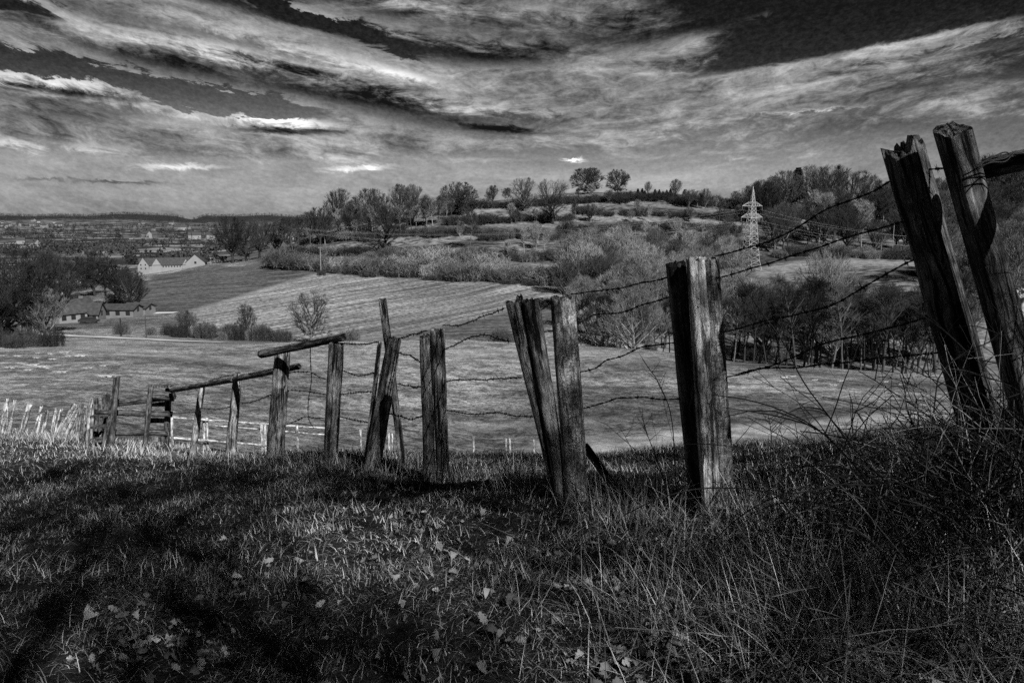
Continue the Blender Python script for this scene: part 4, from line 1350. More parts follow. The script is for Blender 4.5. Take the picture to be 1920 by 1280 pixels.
utility_pole(602, 513, 462, 'slim utility pole at the corner of the pale field', None, 'bark_pale')
utility_pole(148, 533, 511, 'pale utility pole beside the road behind the farm', 300, 'bark_pale', r=.2)
utility_pole(1571, 486, 412, 'pale slim pole in the wood above the clearing', 320, 'bark_pale', arm=False, r=.16)
utility_pole(1651, 486, 405, 'pale slim pole right of the first one above the clearing', 322, 'bark_pale', arm=False, r=.16)
utility_pole(1672, 486, 418, 'shorter pale slim pole nearest the leaning posts', 318, 'bark_pale', arm=False, r=.14)
utility_pole(228, 634, 596, 'thin dark pole beside the road by the small bush', 140, 'bark_dark', arm=False, r=.16)
utility_pole(275, 636, 590, 'thin pole by the road bend near the low sheds', 138, 'bark', arm=False, r=.1)
plant_px('shrub0d', 602, 516, 506, 'bush', 'tiny dark bush at the foot of the slim pole beside the pale field', 'bush', None, 1.6, 200)

# pale tussocks on the mound at the left and along the meadow
tv = []
def tussock_mesh():
    r = random.Random(3)
    seg0 = []; seg1 = []
    for _ in range(60):
        a = r.uniform(0, 6.28); d = r.uniform(0, .5)
        p = (d * .7 * math.cos(a), d * .5 * math.sin(a), -.03)
        seg0.append(p); seg1.append((p[0] + r.gauss(0, .2), p[1] + r.gauss(0, .15), r.uniform(.08, .24)))
    v, q = seg_mesh(seg0, seg1, np.full(60, .05), np.full(60, .012), 3)
    me = npmesh('tussock', v, [q]); me.materials.append(M['tussock'])
    return me


tm = tussock_mesh()
for px, py in [(5, 667), (33, 668), (68, 671), (98, 674), (60, 685), (40, 682), (80, 688), (88, 690), (120, 661), (123, 664), (128, 668), (105, 697), (115, 698), (45, 683), (20, 690), (52, 694), (164, 690), (193, 686), (198, 706), (210, 706), (70, 662), (95, 664), (150, 668), (1470, 708), (1486, 706), (1527, 713), (1562, 722), (1575, 715), (1660, 716), (1690, 721)]:
    p = hit(px, py, 20)
    o = link('tussock', tm, loc=p); s = random.uniform(.4, .9); o.scale = (s * 1.6, s, s); o.rotation_euler = (0, 0, random.uniform(-.4, .4))
    tag(o, 'pale clump of dry grass dotted on the %s' % ('mound at the left' if px < 800 else 'meadow right of the thick split post'), 'grass clump', 'pale tussocks on the meadow')

# ------------------------------------------------------------------ the fences
def wood_piece(name, base, top, w0, w1, mat, parent, origin, shape='round', seed=0, sink=.25, jag=.02, flat=1.0, rough=.10, face=0.0, slant=0.0, bend=0.0, n=22, m=46, label=None):
    """a weathered post or rail with grooves, splits and an uneven end"""
    base, top = Vector(base), Vector(top)
    ax = (top - base)
    L0 = ax.length
    ax.normalize()
    base = base - ax * sink
    L = L0 + sink
    r = random.Random(seed)
    V = []
    offs = r.uniform(0, 100)
    for i in range(m + 1):
        t = i / m
        R = (w0 + (w1 - w0) * t) / 2
        bx = bend * math.sin(math.pi * t)
        for k in range(n):
            a = 2 * math.pi * k / n
            c, s = math.cos(a), math.sin(a)
            rad = 1.0
            if shape == 'half':                # split log: flat on one side
                if s < -.15: s = -.15 - .08 * (s + .15)
            elif shape == 'plank':
                p_ = 5
                q_ = (abs(c) ** p_ + abs(s) ** p_) ** (-1 / p_)
                c *= q_; s *= q_ * flat
            # vertical grooves and lumps
            gr = mnoise.noise((c * 3.1 + offs, s * 3.1, t * L * 2.2)) * .8 + mnoise.noise((c * 8 + offs, s * 8, t * L * 4.0 + 7)) * .7
            lump = mnoise.noise((c * .9, s * .9 + offs, t * L * 5.0)) * 1.0
            rad += rough * gr + rough * .6 * lump
            z = t * L
            if i == m:
                z += slant * c * w1 * .5 + jag * mnoise.noise((c * 4 + offs * 2, s * 4, 3.3)) * 2
            elif i >= m - 2:
                z += (slant * c * w1 * .5 + jag * mnoise.noise((c * 4 + offs * 2, s * 4, 3.3)) * 2) * (.6 if i == m - 1 else .25)
            V.append((R * c * rad + bx, R * s * rad, z))
    V = np.array(V)
    i = (np.arange(m)[:, None] * n + np.arange(n)[None, :]).reshape(-1)
    j = (np.arange(m)[:, None] * n + ((np.arange(n) + 1) % n)[None, :]).reshape(-1)
    Q = np.stack([i, j, j + n, i + n], 1)
    top_c = len(V)
    ring = V[m * n:]
    inner = ring.copy(); ctr = ring.mean(0)
    inner[:, :2] = ctr[:2] + (ring[:, :2] - ctr[:2]) * .55
    inner[:, 2] += [r.uniform(-jag, jag * .6) for _ in range(n)]
    cap = np.array([[ctr[0], ctr[1], ctr[2] - jag * .3]])
    V = np.concatenate([V, inner, cap, [[0, 0, 0]]])
    a = np.arange(n); b = (a + 1) % n
    Q2 = np.stack([m * n + a, m * n + b, top_c + b, top_c + a], 1)
    T1 = np.stack([top_c + a, top_c + b, np.full(n, top_c + n)], 1)
    T2 = np.stack([b, a, np.full(n, top_c + n + 1)], 1)
    me = npmesh(name, V, [np.concatenate([Q, Q2]), np.concatenate([T1, T2])], None, False)
    me.polygons.foreach_set('use_smooth', np.concatenate([np.ones(len(Q), bool), np.zeros(len(Q2) + 2 * n, bool)]))
    q = ax.to_track_quat('Z', 'Y') @ Quaternion((0, 0, 1), face)
    o = link(name, me, M[mat], parent, base - Vector(origin), q)
    if label: o['label'] = label
    return o


def px_piece(name, b, t, Y, wpx0, wpx1, mat, parent, origin, Yt=None, **kw):
    return wood_piece(name, pt(b[0], b[1], Y), pt(t[0], t[1], Yt or Y), wpx0 * Y / F, wpx1 * (Yt or Y) / F, mat, parent, origin, **kw)


FO = pt(1345, 960, 4.1)
fence = empty('barbed_wire_fence', 'old barbed wire fence of weathered wooden posts running down from the right foreground', 'fence', FO)
PO = dict(parent=fence, origin=FO)
px_piece('post', (1838, 800), (1695, 281), 3.35, 76, 70, 'post_black', seed=1, jag=.035, rough=.08, bend=.0, label='leaning dark post with broken jagged top', m=90, n=34, sink=.4, **PO)
px_piece('post', (1938, 800), (1785, 243), 3.1, 62, 60, 'post_black', seed=2, jag=.006, rough=.06, slant=-.35, shape='plank', flat=.8, label='leaning dark post with clean slanted top at the right edge', m=90, n=34, sink=.4, **PO)
wood_piece('rail', pt(1836, 320, 3.15), pt(2230, 225, 2.5), .075, .07, 'rail', fence, FO, seed=3, sink=.0, rough=.10, jag=.02, label='dark beam nailed behind the rightmost post')
px_piece('post', (1312, 950), (1267, 493), 4.18, 44, 42, 'rail', seed=4, shape='plank', flat=.8, jag=.012, rough=.06, label='narrow black plank post', m=90, n=30, **PO)
px_piece('post', (1334, 955), (1304, 485), 4.05, 34, 32, 'post_pale', seed=5, shape='plank', flat=1.0, jag=.012, rough=.05, label='smooth split strip with knots, middle of the thick post', m=90, n=34, **PO)
px_piece('post', (1361, 956), (1330, 487), 4.09, 40, 34, 'post_bark', seed=55, jag=.014, rough=.08, label='barked half of the thick post', m=90, n=34, **PO)
px_piece('post', (1041, 905), (963, 566), 4.95, 32, 50, 'post_dark', seed=6, shape='plank', flat=.6, jag=.02, rough=.08, label='leaning dark split post, left of the leaning pair', m=80, n=30, **PO)
px_piece('post', (1058, 945), (995, 564), 4.9, 30, 40, 'post_dark', seed=7, shape='plank', flat=.8, jag=.02, rough=.08, label='leaning dark split post, right of the leaning pair', m=80, n=26, **PO)
px_piece('post', (978, 600), (974, 556), 4.97, 28, 25, 'post_dark', seed=77, sink=.3, shape='plank', flat=.5, jag=.012, rough=.06, label='short splinter standing up behind the leaning pair', m=30, n=20, **PO)
px_piece('post', (1083, 952), (1055, 557), 4.85, 47, 47, 'post_bark', seed=8, jag=.012, rough=.045, label='straight round post with knots and evenly grey bark', m=90, n=34, **PO)
px_piece('brace', (1158, 922), (1096, 835), 5.1, 24, 22, 'post_dark', seed=9, shape='plank', flat=.5, sink=.1, rough=.06, Yt=4.95, **PO)
px_piece('post', (806, 893), (797, 630), 7.05, 32, 29, 'post_mid', seed=10, shape='plank', flat=.7, jag=.02, label='left half of the split pair', m=60, **PO)
px_piece('post', (831, 897), (820, 617), 7.0, 24, 28, 'post_dark', seed=11, jag=.012, rough=.07, label='darker taller half of the split pair', m=60, **PO)
px_piece('post', (702, 856), (739, 634), 8.0, 34, 27, 'post_mid', seed=12, jag=.014, label='post leaning to the right', m=60, **PO)
px_piece('post', (688, 856), (712, 643), 8.1, 16, 12, 'post_mid', seed=13, shape='plank', flat=.6, jag=.02, label='thin sliver leaning beside the tilted post', **PO)
px_piece('post', (755, 868), (717, 560), 8.15, 16, 17, 'post_dark', seed=14, shape='plank', flat=.8, jag=.01, rough=.06, label='thin tall stake crossing the tilted post', **PO)
px_piece('post', (620, 852), (631, 643), 9.2, 27, 29, 'post_mid', seed=15, jag=.012, rough=.06, label='upright grey post under the right end of the top rail', **PO)
px_piece('post', (516, 853), (530, 657), 10.0, 36, 28, 'post_mid', seed=16, jag=.02, rough=.09, label='thick post under the left end of the top rail', **PO)
px_piece('post', (432, 853), (446, 699), 12.5, 22, 16, 'post_mid', seed=17, jag=.015, **PO)
px_piece('post', (362, 848), (379, 720), 15.0, 14, 12, 'post_mid', seed=18, jag=.015, **PO)
wood_piece('rail', pt(489, 664, 9.9), pt(645, 632, 9.1), .10, .085, 'rail', fence, FO, seed=19, sink=0, rough=.12, jag=.03, label='dark log laid across two post tops')
wood_piece('rail', pt(560, 687, 9.9), pt(440, 711, 12.4), .075, .085, 'rail', fence, FO, seed=20, sink=0, rough=.1, jag=.02)
wood_piece('rail', pt(440, 711, 12.4), pt(322, 732, 16.6), .09, .10, 'rail', fence, FO, seed=21, sink=0, rough=.1, jag=.02)

# barbed wires: (polyline in photo pixels, distance at both ends)
WIRES = {
    0: [([(1668, 340), (1630, 362), (1540, 397), (1470, 440), (1400, 465), (1340, 480)], 3.35, 4.05), ([(1275, 512), (1239, 523), (1180, 537), (1116, 546), (1070, 551)], 4.15, 4.85),
        ([(1034, 566), (1012, 582), (990, 585)], 4.85, 4.9), ([(945, 578), (909, 592), (880, 604), (854, 610), (830, 610)], 4.95, 7.0), ([(800, 620), (775, 627), (745, 636)], 7.05, 8.0), ([(710, 641), (680, 645), (640, 643)], 8.1, 9.2),
        ([(1920, 290), (1870, 298), (1815, 312), (1735, 318)], 2.95, 3.3)],
    1: [([(1705, 412), (1600, 442), (1520, 467), (1420, 500), (1340, 522)], 3.35, 4.05), ([(1275, 549), (1240, 561), (1167, 585), (1116, 590), (1078, 609)], 4.15, 4.85), ([(1040, 620), (1015, 622)], 4.85, 4.9),
        ([(956, 640), (935, 635), (909, 628), (875, 635), (832, 657)], 4.95, 7.0), ([(790, 681), (772, 668), (745, 661)], 7.05, 8.0), ([(702, 699), (672, 704), (640, 693)], 8.1, 9.2), ([(618, 713), (600, 708), (587, 700), (567, 697), (540, 699)], 9.2, 10),
        ([(515, 691), (480, 698), (448, 704)], 10, 12.5), ([(442, 702), (410, 708), (380, 719)], 12.5, 15)],
    2: [([(1720, 484), (1690, 498), (1650, 520), (1600, 550), (1540, 577), (1430, 603), (1350, 623)], 3.35, 4.05), ([(1280, 642), (1240, 645), (1198, 654), (1164, 668), (1136, 676), (1116, 690), (1086, 697)], 4.15, 4.85),
        ([(978, 707), (940, 709), (909, 712), (861, 711), (834, 717)], 4.95, 7.0), ([(792, 726), (770, 724), (745, 719)], 7.05, 8.0), ([(697, 734), (665, 736), (635, 739)], 8.1, 9.2), ([(618, 741), (580, 735), (550, 732), (530, 736)], 9.2, 10),
        ([(508, 740), (473, 753), (445, 757)], 10, 12.5), ([(432, 763), (407, 767), (375, 765)], 12.5, 15), ([(368, 772), (340, 774), (316, 775)], 15, 16.8)],
    3: [([(1762, 588), (1640, 622), (1552, 641), (1460, 681), (1418, 692), (1364, 706)], 3.35, 4.05), ([(1286, 748), (1240, 748), (1167, 745), (1136, 754), (1094, 765)], 4.15, 4.85), 
        ([(1000, 781), (961, 778), (930, 773), (892, 776), (834, 769)], 4.95, 7.0), ([(792, 780), (768, 785), (735, 776), (715, 778)], 7.05, 8.0), ([(690, 792), (660, 786), (632, 779)], 8.1, 9.2), ([(616, 785), (587, 783), (570, 782), (550, 792), (530, 798)], 9.2, 10)],
    4: [([(1770, 660), (1661, 670), (1552, 681), (1486, 689), (1418, 691), (1385, 700)], 3.35, 4.05), ],
    5: [([(582, 652), (584, 700), (580, 740), (578, 782), (588, 802)], 9.5, 9.5)],
}
def barbed(spans):
    parts = []
    for poly, ya, yb in spans:
        n = len(poly)
        P = []
        xa, xb = poly[0], poly[-1]
        cum = np.concatenate([[0], np.cumsum([math.dist(poly[i], poly[i + 1]) for i in range(n - 1)])])
        for (px, py), c in zip(poly, cum):
            # distance runs evenly in 1/Y along a straight span
            t = c / cum[-1]
            P.append(pt(px, py, 1 / ((1 - t) / ya + t / yb))[:])
        C = catmull(P, 10)
        L = float(np.sum(np.linalg.norm(np.diff(C, axis=0), axis=1)))
        near = min(ya, yb) < 6
        step = .012 if near else .03
        k = max(8, int(L / step))
        d = np.concatenate([[0], np.cumsum(np.linalg.norm(np.diff(C, axis=0), axis=1))])
        u = np.linspace(0, d[-1], k)
        C = np.stack([np.interp(u, d, C[:, i]) for i in range(3)], 1)
        wob = np.stack([np.array([mnoise.noise((s * 5.0, 3.1 * ya, j * 9.0)) for s in u]) for j in range(3)], 1)
        edge = np.minimum(1, np.minimum(u, d[-1] - u) / .08)[:, None]
        C = C + wob * .010 * edge
        D = np.gradient(C, axis=0); D /= np.linalg.norm(D, axis=1, keepdims=True)
        U = np.cross(D, [0.1, 0.2, 1.0]); U /= np.linalg.norm(U, axis=1, keepdims=True); W = np.cross(D, U)
        r = .0024 if near else .0036
        for s in (0, math.pi):
            a = u / .045 * math.pi + s
            parts.append(tube(C + (U * np.cos(a)[:, None] + W * np.sin(a)[:, None]) * r * 1.05, r, 5))
        z = .05
        while z < d[-1] - .03:
            i = int(z / d[-1] * (k - 1))
            c = C[i]
            for _ in range(2):
                v = (U[i] * random.gauss(0, 1) + W[i] * random.gauss(0, 1) + D[i] * random.gauss(0, .25))
                v /= np.linalg.norm(v)
                parts.append(tube([c - v * .020, c, c + v * .020], [r * .35, r * .95, r * .35], 4))
            parts.append(tube([c - D[i] * .007, c, c + D[i] * .007], r * 2.4, 6))
            z += random.uniform(.085, .125)
    return merge(parts)


for k, sp in WIRES.items():
    V, Q = barbed(sp)
    link('barbed_wire', npmesh('barbed_wire', V - np.array(FO), [Q]), M['wire'], fence)
tw = []
for k in range(5):
    pts = [pt(px, py + random.uniform(-4, 4), 3.0 - .02 * k)[:] for px, py in ((1832, 305 + 3 * k), (1860, 296 + 2 * k), (1885, 288 + 3 * k), (1905, 292 - 2 * k), (1935, 283 + 2 * k))]
    tw.append(tube(catmull(pts, 10), .0028, 5))
V, Q = merge(tw)
link('wire_winding', npmesh('wire_winding', V - np.array(FO), [Q]), M['wire'], fence)

# ---- the stile
SO = stand(245, 17, 845)
st = empty('stile', 'dark log stile with steps in the fence line at the left', 'stile', SO)
ST = dict(parent=st, origin=SO)
def sp_(name, b, t, Y, w0, w1, mat, seed, **kw):
    return px_piece(name, b, t, Y, w0, w1, mat, seed=seed, sink=kw.pop('sink', .2), n=14, m=20, **ST, **kw)
sp_('post', (206, 862), (219, 707), 16.2, 11, 12, 'stile_wood', 31, label='tallest round post of the stile')
sp_('post', (191, 862), (204, 786), 16.3, 11, 8, 'stile_wood', 32, label='short slanting prop')
sp_('post', (272, 842), (283, 724), 16.8, 10, 10, 'stile_wood', 33)
sp_('post', (312, 842), (316, 729), 17.2, 11, 12, 'stile_wood', 34)
sp_('post', (179, 842), (181, 745), 17.6, 9, 9, 'stile_wood', 35)
sp_('post', (196, 842), (195, 740), 17.8, 8, 8, 'stile_wood', 36)
sp_('post', (207, 830), (203, 738), 17.9, 7, 7, 'stile_wood', 37)
def log_(a, b, Ya, Yb, w, mat, seed, name='rail'):
    wood_piece(name, pt(a[0], a[1], Ya), pt(b[0], b[1], Yb), w, w, mat, st, SO, seed=seed, sink=0, n=14, m=18, rough=.1)
log_((212, 756), (325, 743), 16.9, 17.0, .16, 'stile_wood', 41)
log_((188, 773), (322, 776), 17.0, 17.0, .125, 'stile_wood', 42)
log_((212, 810), (312, 811), 16.9, 17.0, .145, 'stile_wood', 43)
log_((290, 741), (326, 744), 16.85, 16.8, .20, 'stile_wood', 44)
def board(px0, px1, py, Y, h, d, name='step', mat='stile_wood', tilt=0.0):
    a, b = pt(px0, py, Y), pt(px1, py, Y)
    m = MB(); c = (a + b) / 2 - SO
    m.box(c, ((b - a).length, d, h)); o = m.build(name, M[mat], st); return o
board(173, 203, 762, 16.6, .10, .03, 'board', 'rail')
board(174, 202, 779, 16.7, .035, .26)
board(175, 203, 799, 16.6, .035, .26)
board(170, 203, 824, 16.5, .035, .26)
board(277, 322, 723, 17.0, .04, .20, 'top_board', 'rail')
board(278, 309, 823, 16.9, .10, .04, 'board', 'rail')
board(284, 316, 757, 17.3, .11, .04, 'board', 'rail')
board(282, 312, 788, 17.3, .11, .04, 'board', 'rail')
log_((193, 800), (215, 738), 16.9, 17.1, .06, 'stile_wood', 46, 'brace')
log_((180, 822), (205, 790), 16.9, 17.1, .05, 'stile_wood', 47, 'brace')

# ---- stake fence at far left
KO = stand(80, 20, 815)
sf = empty('stake_fence', 'row of bleached leaning stakes left of the stile', 'fence', KO)
STK = [((4, 803), (13, 747), 7), ((11, 805), (14, 763), 5), ((18, 804), (28, 751), 5), ((37, 819), (55, 759), 9), ((64, 812), (77, 763), 5), ((70, 812), (77, 776), 4), ((80, 815), (89, 770), 6), ((97, 815), (105, 768), 6),
       ((104, 812), (115, 769), 5), ((108, 812), (138, 757), 7), ((114, 816), (144, 762), 7), ((122, 818), (147, 768), 6), ((144, 824), (152, 757), 8), ((158, 830), (163, 762), 8), ((164, 836), (172, 748), 8),
       ((-14, 805), (-4, 752), 6), ((-30, 805), (-24, 755), 6), ((131, 822), (150, 775), 6), ((170, 838), (176, 760), 6)]
for k, (b, t, w) in enumerate(STK):
    Y = 20.5 - 2.6 * max(0, b[0]) / 170
    px_piece('stake', b, t, Y, w * 1.25, w * 1.1, 'stake' if b[0] < 135 else 'post_mid', sf, KO, seed=60 + k, sink=.15, n=10, m=16, jag=.03)
for pys in ((770, 772, 773, 776), (785, 788, 788, 790)):
    pts = [pt(px, py, 20.4 - 2.4 * max(0, px) / 170)[:] for px, py in zip((-30, 50, 110, 172), pys)]
    v, q = tube(catmull(pts, 8), .005, 4)
    link('wire', npmesh('wire', v - np.array(KO), [q]), M['wire'], sf)

# ---- pale rail fence in the dip behind the crest
def in_dip(px, Y, py=820): return stand(px, Y, py)
DO = in_dip(480, 38)
rf = empty('rail_fence', 'low pale rail fence in the dip behind the dark fence posts', 'fence', DO)
prevs = []
for px, top, Y, w in ((322, 781, 36, 6), (382, 783, 37, 6), (388, 783, 37, 5), (490, 794, 38, 7), (497, 794, 38, 6), (557, 797, 39, 5), (617, 801, 40, 5)):
    b = in_dip(px, Y); t = pt(px, top, Y)
    wood_piece('post', b, t, w * Y / F, w * .9 * Y / F, 'stake', rf, DO, seed=int(px), sink=.2, n=8, m=8, jag=.02)
for (pa, pb, w) in (((318, 782, 36), (617, 803, 40), .11), ((316, 820, 36), (500, 835, 38), .12), ((382, 796, 37), (617, 815, 40), .07)):
    wood_piece('rail', pt(*pa), pt(*pb), w, w, 'stake', rf, DO, seed=int(pa[1]), sink=0, n=8, m=14)
EO = in_dip(890, 47)
ef = empty('stake_fence', 'widely spaced thin white stakes with wire in the dip right of the pale rail fence', 'fence', EO)
tops = []
for px, top, Y, w in ((676, 806, 42, 4), (729, 812, 43, 5), (735, 812, 43, 4), (888, 818, 47, 4), (949, 822, 48, 3.4), (956, 822, 48, 3.6), (1001, 824, 49, 3)):
    b = in_dip(px, Y); t = pt(px, top, Y)
    wood_piece('stake', b, t, w * Y / F, w * Y / F, 'stake', ef, EO, seed=int(px), sink=.2, n=8, m=8, jag=.02)
    tops.append((t - Vector((0, 0, .12)))[:])
v, q = tube(tops, .012, 4)
link('wire', npmesh('wire', v - np.array(EO), [q]), M['wire'], ef)

# ------------------------------------------------------------------ grass, litter, brambles
def blades(P, L, W, az, lean, curl, tone, lv=(0, .38, .72, 1.0)):
    n = len(P)
    V = np.zeros((n, len(lv) * 2, 3))
    c = P.copy()
    side = np.stack([-np.sin(az), np.cos(az), np.zeros(n)], 1)
    prev = 0
    for i, t in enumerate(lv):
        if i:
            th = lean + curl * (t + prev) / 2
            dl = (t - prev) * L
            c = c + np.stack([np.sin(th) * np.cos(az) * dl, np.sin(th) * np.sin(az) * dl, np.cos(th) * dl], 1)
        w = W * (1 - t ** 1.5 * .92) / 2
        V[:, 2 * i] = c - side * w[:, None]
        V[:, 2 * i + 1] = c + side * w[:, None]
        prev = t
    k = len(lv) * 2
    # no blade goes below the ground
    flat = V.reshape(-1, 3)
    gz = ground(flat[:, 0], flat[:, 1]) + .004
    flat[:, 2] = np.where(np.repeat(np.arange(len(lv) * n) % len(lv) > 0, 2), np.maximum(flat[:, 2], gz), flat[:, 2])
    b = (np.arange(n) * k)[:, None]
    Q = np.concatenate([b + np.array([[2 * i, 2 * i + 1, 2 * i + 3, 2 * i + 2]]) for i in range(len(lv) - 1)])
    return flat, Q, np.repeat(tone, k)


def scatter(n, ylo, yhi, smax, crest=None):
    y = np.sqrt(rng.uniform(ylo ** 2, yhi ** 2, n))
    x = rng.uniform(-smax, smax, n) * (y + .8)
    return x, y


def grass_field():
    VS, QS, TS = [], [], []
    base = 0
    # (count, y from, y to, side slope, length, width)
    for n, y0, y1, sm, l0, l1, w in ((110000, 1.7, 4.0, .86, .025, .085, .0036), (170000, 4.0, 9.5, .80, .035, .10, .0052), (100000, 9.5, 20, .76, .06, .14, .010), (60000, 20, 34, .75, .10, .20, .020)):
        x, y = scatter(n, y0, y1, sm)
        # clumps: patches with more and with less grass
        d = vnoise(x * 2.3, y * 2.3, 21) * .6 + vnoise(x * 7, y * 7, 22) * .5
        keep = rng.random(n) < np.clip(d * 1.7 - .15, .25, 1)
        if y0 >= 20: keep &= (x / y < -.40)
        x, y = x[keep], y[keep]; n = len(x)
        z = ground(x, y) - .01
        patch = vnoise(x * .9, y * .9, 23)
        L = rng.uniform(l0, l1, n) * (.6 + .9 * vnoise(x * 1.3, y * 1.3, 24))
        az = rng.uniform(0, 6.283, n) * .85 + 6.283 * vnoise(x * 1.6, y * 1.6, 25)
        lean = rng.gamma(2.2, .32, n); curl = rng.gamma(2.2, .75, n)
        tone = np.clip(np.where(rng.random(n) < .5, rng.beta(1, 6, n), rng.beta(2.2, 2.0, n)) + (patch - .5) * .4, 0, 1)
        v, q, t = blades(np.stack([x, y, z], 1), L, w * rng.uniform(.6, 1.4, n), az, lean, curl, tone)
        VS.append(v); QS.append(q + base); TS.append(t); base += len(v)
    me = npmesh('grass', np.concatenate(VS), [np.concatenate(QS)], {'tone': np.concatenate(TS)}, True)
    tag(link('grass', me, M['grass']), 'short tangled grass covering the shaded foreground slope', 'grass', None, 'stuff')


grass_field()


def dry_grass():
    """long dead grass, in tussocks along the fence and lying on the right"""
    X, Y, LN, CU, LE, AZ = [], [], [], [], [], []
    def clump(px, py, n, spread, l0, l1, lean, Yd=None):
        p = hit(px, py) if Yd is None else stand(px, Yd, py)
        r = rng.normal(0, spread, (n, 2))
        X.append(p.x + r[:, 0]); Y.append(p.y + r[:, 1])
        LN.append(rng.uniform(l0, l1, n)); LE.append(rng.gamma(2, lean / 2, n)); CU.append(rng.gamma(2, .35, n))
        AZ.append(rng.uniform(0, 6.283, n))
    for px, py in ((985, 900), (1010, 915), (960, 920), (1030, 925), (1120, 930), (1150, 935), (1190, 950), (1240, 955), (1280, 960), (1400, 965), (1430, 945), (1210, 985), (1130, 965)):
        clump(px, py, 130, .13, .12, .34, .5)
    for px, py in ((700, 870), (650, 865), (560, 862), (600, 868), (760, 885), (820, 905), (500, 865), (440, 862), (380, 858), (850, 900), (780, 900), (730, 880)):
        clump(px, py, 110, .22, .10, .32, .6)
    for px, py in ((300, 845), (160, 835), (120, 825), (60, 822), (230, 850), (90, 825), (30, 822)):
        clump(px, py, 140, .5, .14, .36, .6)
    for px, py in ((1440, 1010), (1500, 1060), (1550, 1120), (1650, 1150), (1480, 1130), (1600, 1200), (1720, 1200), (1380, 1080), (1330, 1040), (1700, 1080), (1780, 1130), (1850, 1200), (1560, 1010), (1660, 1000), (1760, 1030), (1450, 1200), (1350, 1150), (1850, 1080), (1900, 1150), (1620, 1060), (1540, 1180), (1250, 1100), (1200, 1180), (1800, 1240), (1680, 1250), (1900, 1250), (1400, 1250), (1750, 950), (1640, 930), (1540, 930)):
        clump(px, py, 170, .18, .14, .40, 1.0)
    n = 9000                                     # lying straw on the lower right
    x = rng.uniform(-.3, 2.1, n); y = rng.uniform(1.7, 4.2, n)
    k = rng.random(n) < np.clip(.15 + (x / y) * 1.5, 0, 1)
    x, y = x[k], y[k]; m = len(x)
    X.append(x); Y.append(y); LN.append(rng.uniform(.08, .30, m)); LE.append(rng.uniform(1.0, 1.6, m)); CU.append(rng.uniform(-.2, .5, m)); AZ.append(rng.normal(.4, 1.2, m))
    x, y, L, c, le, az = map(np.concatenate, (X, Y, LN, CU, LE, AZ))
    z = ground(x, y) - .01
    tone = np.clip(rng.beta(2.0, 2.4, len(x)), 0, 1)
    w = np.where(y < 6, .0034, .006) * rng.uniform(.7, 1.4, len(x)) * np.where(y > 11, 1.7, 1)
    v, q, t = blades(np.stack([x, y, z], 1), L, w, az, le, c, tone, (0, .3, .6, .85, 1.0))
    me = npmesh('dry_grass', v, [q], {'tone': t}, True)
    tag(link('dry_grass', me, M['grass']), 'long dead grass in tufts along the fence and lying at the lower right', 'dry grass', None, 'stuff')


dry_grass()


def leaf_litter():
    out = [(0, .0), (.10, .16), (.20, .10), (.32, .26), (.42, .16), (.56, .30), (.66, .18), (.80, .22), (.88, .10), (1.0, .0)]
    prof = [(x, w) for x, w in out] + [(x, -w) for x, w in out[::-1][1:-1]]
    k = len(prof)
    cx, cy, wt = [], [], []
    spots = [((1150, 1085), 70, 60), ((330, 1190), 75, 70), ((240, 1200), 60, 30), ((700, 940), 45, 45), ((760, 1010), 70, 30), ((1180, 1250), 90, 40), ((930, 1100), 80, 25), ((1300, 1000), 70, 25), ((1850, 970), 70, 25), ((1560, 1130), 120, 30),
             ((1650, 1000), 120, 25), ((400, 1080), 200, 25), ((600, 1000), 200, 25), ((900, 1200), 200, 40), ((1420, 1180), 150, 35), ((1700, 1250), 150, 30), ((560, 1130), 250, 30), ((1240, 1180), 120, 30)]
    P = []
    for (a, b), s, n in spots:
        for _ in range(n):
            p = hit(a + rng.normal(0, s), min(1300, b + rng.normal(0, s * .5)))
            if p.y < 8: P.append(p)
    V = []; F_ = []; T_ = []
    for p in P:
        s = rng.uniform(.028, .070)
        az = rng.uniform(0, 6.28); tl = rng.normal(0, .5); tr = rng.normal(0, .5); cu = rng.uniform(-3.0, 4.0)
        R = Matrix.Rotation(az, 3, 'Z') @ Matrix.Rotation(tl, 3, 'X') @ Matrix.Rotation(tr, 3, 'Y')
        b = len(V)
        h = rng.uniform(.0, .035)
        tone = rng.beta(2, 2)
        for x, w in prof:
            q = R @ Vector(((x - .5) * s, w * s, s * (cu * w * w * 2 + .15 * math.sin(x * 5 + az))))
            V.append((p.x + q.x, p.y + q.y, p.z + h + q.z)); T_.append(tone)
        m = k // 2
        # strips between the two edges so the leaf can curl
        up = list(range(b, b + len(out))); dn = [b] + list(range(b + k - 1, b + len(out) - 1, -1)) + [b + len(out) - 1]
        for i in range(len(out) - 1):
            F_.append((up[i], up[i + 1], dn[i + 1], dn[i]))
    F4 = [f for f in F_ if len(set(f)) == 4]; F3 = [tuple(dict.fromkeys(f)) for f in F_ if len(set(f)) == 3]
    me = npmesh('leaf_litter', V, [np.array(F4), np.array(F3)], {'tone': T_}, False)
    tag(link('leaf_litter', me, M['leaf']), 'pale fallen oak leaves scattered in the foreground grass', 'fallen leaves', None, 'stuff')


leaf_litter()


def arc(p, az, L, lean, curl, n=9, wob=.03):
    pts = [np.array(p, float)]
    th = lean
    for i in range(n):
        th += curl / n + random.gauss(0, .10)
        az += random.gauss(0, .12)
        d = np.array([math.sin(th) * math.cos(az), math.sin(th) * math.sin(az), math.cos(th)])
        q = pts[-1] + d * L / n
        gz = float(ground(q[0], q[1])) + .01
        q[2] = max(q[2], gz)
        pts.append(q)
    return np.array(pts)


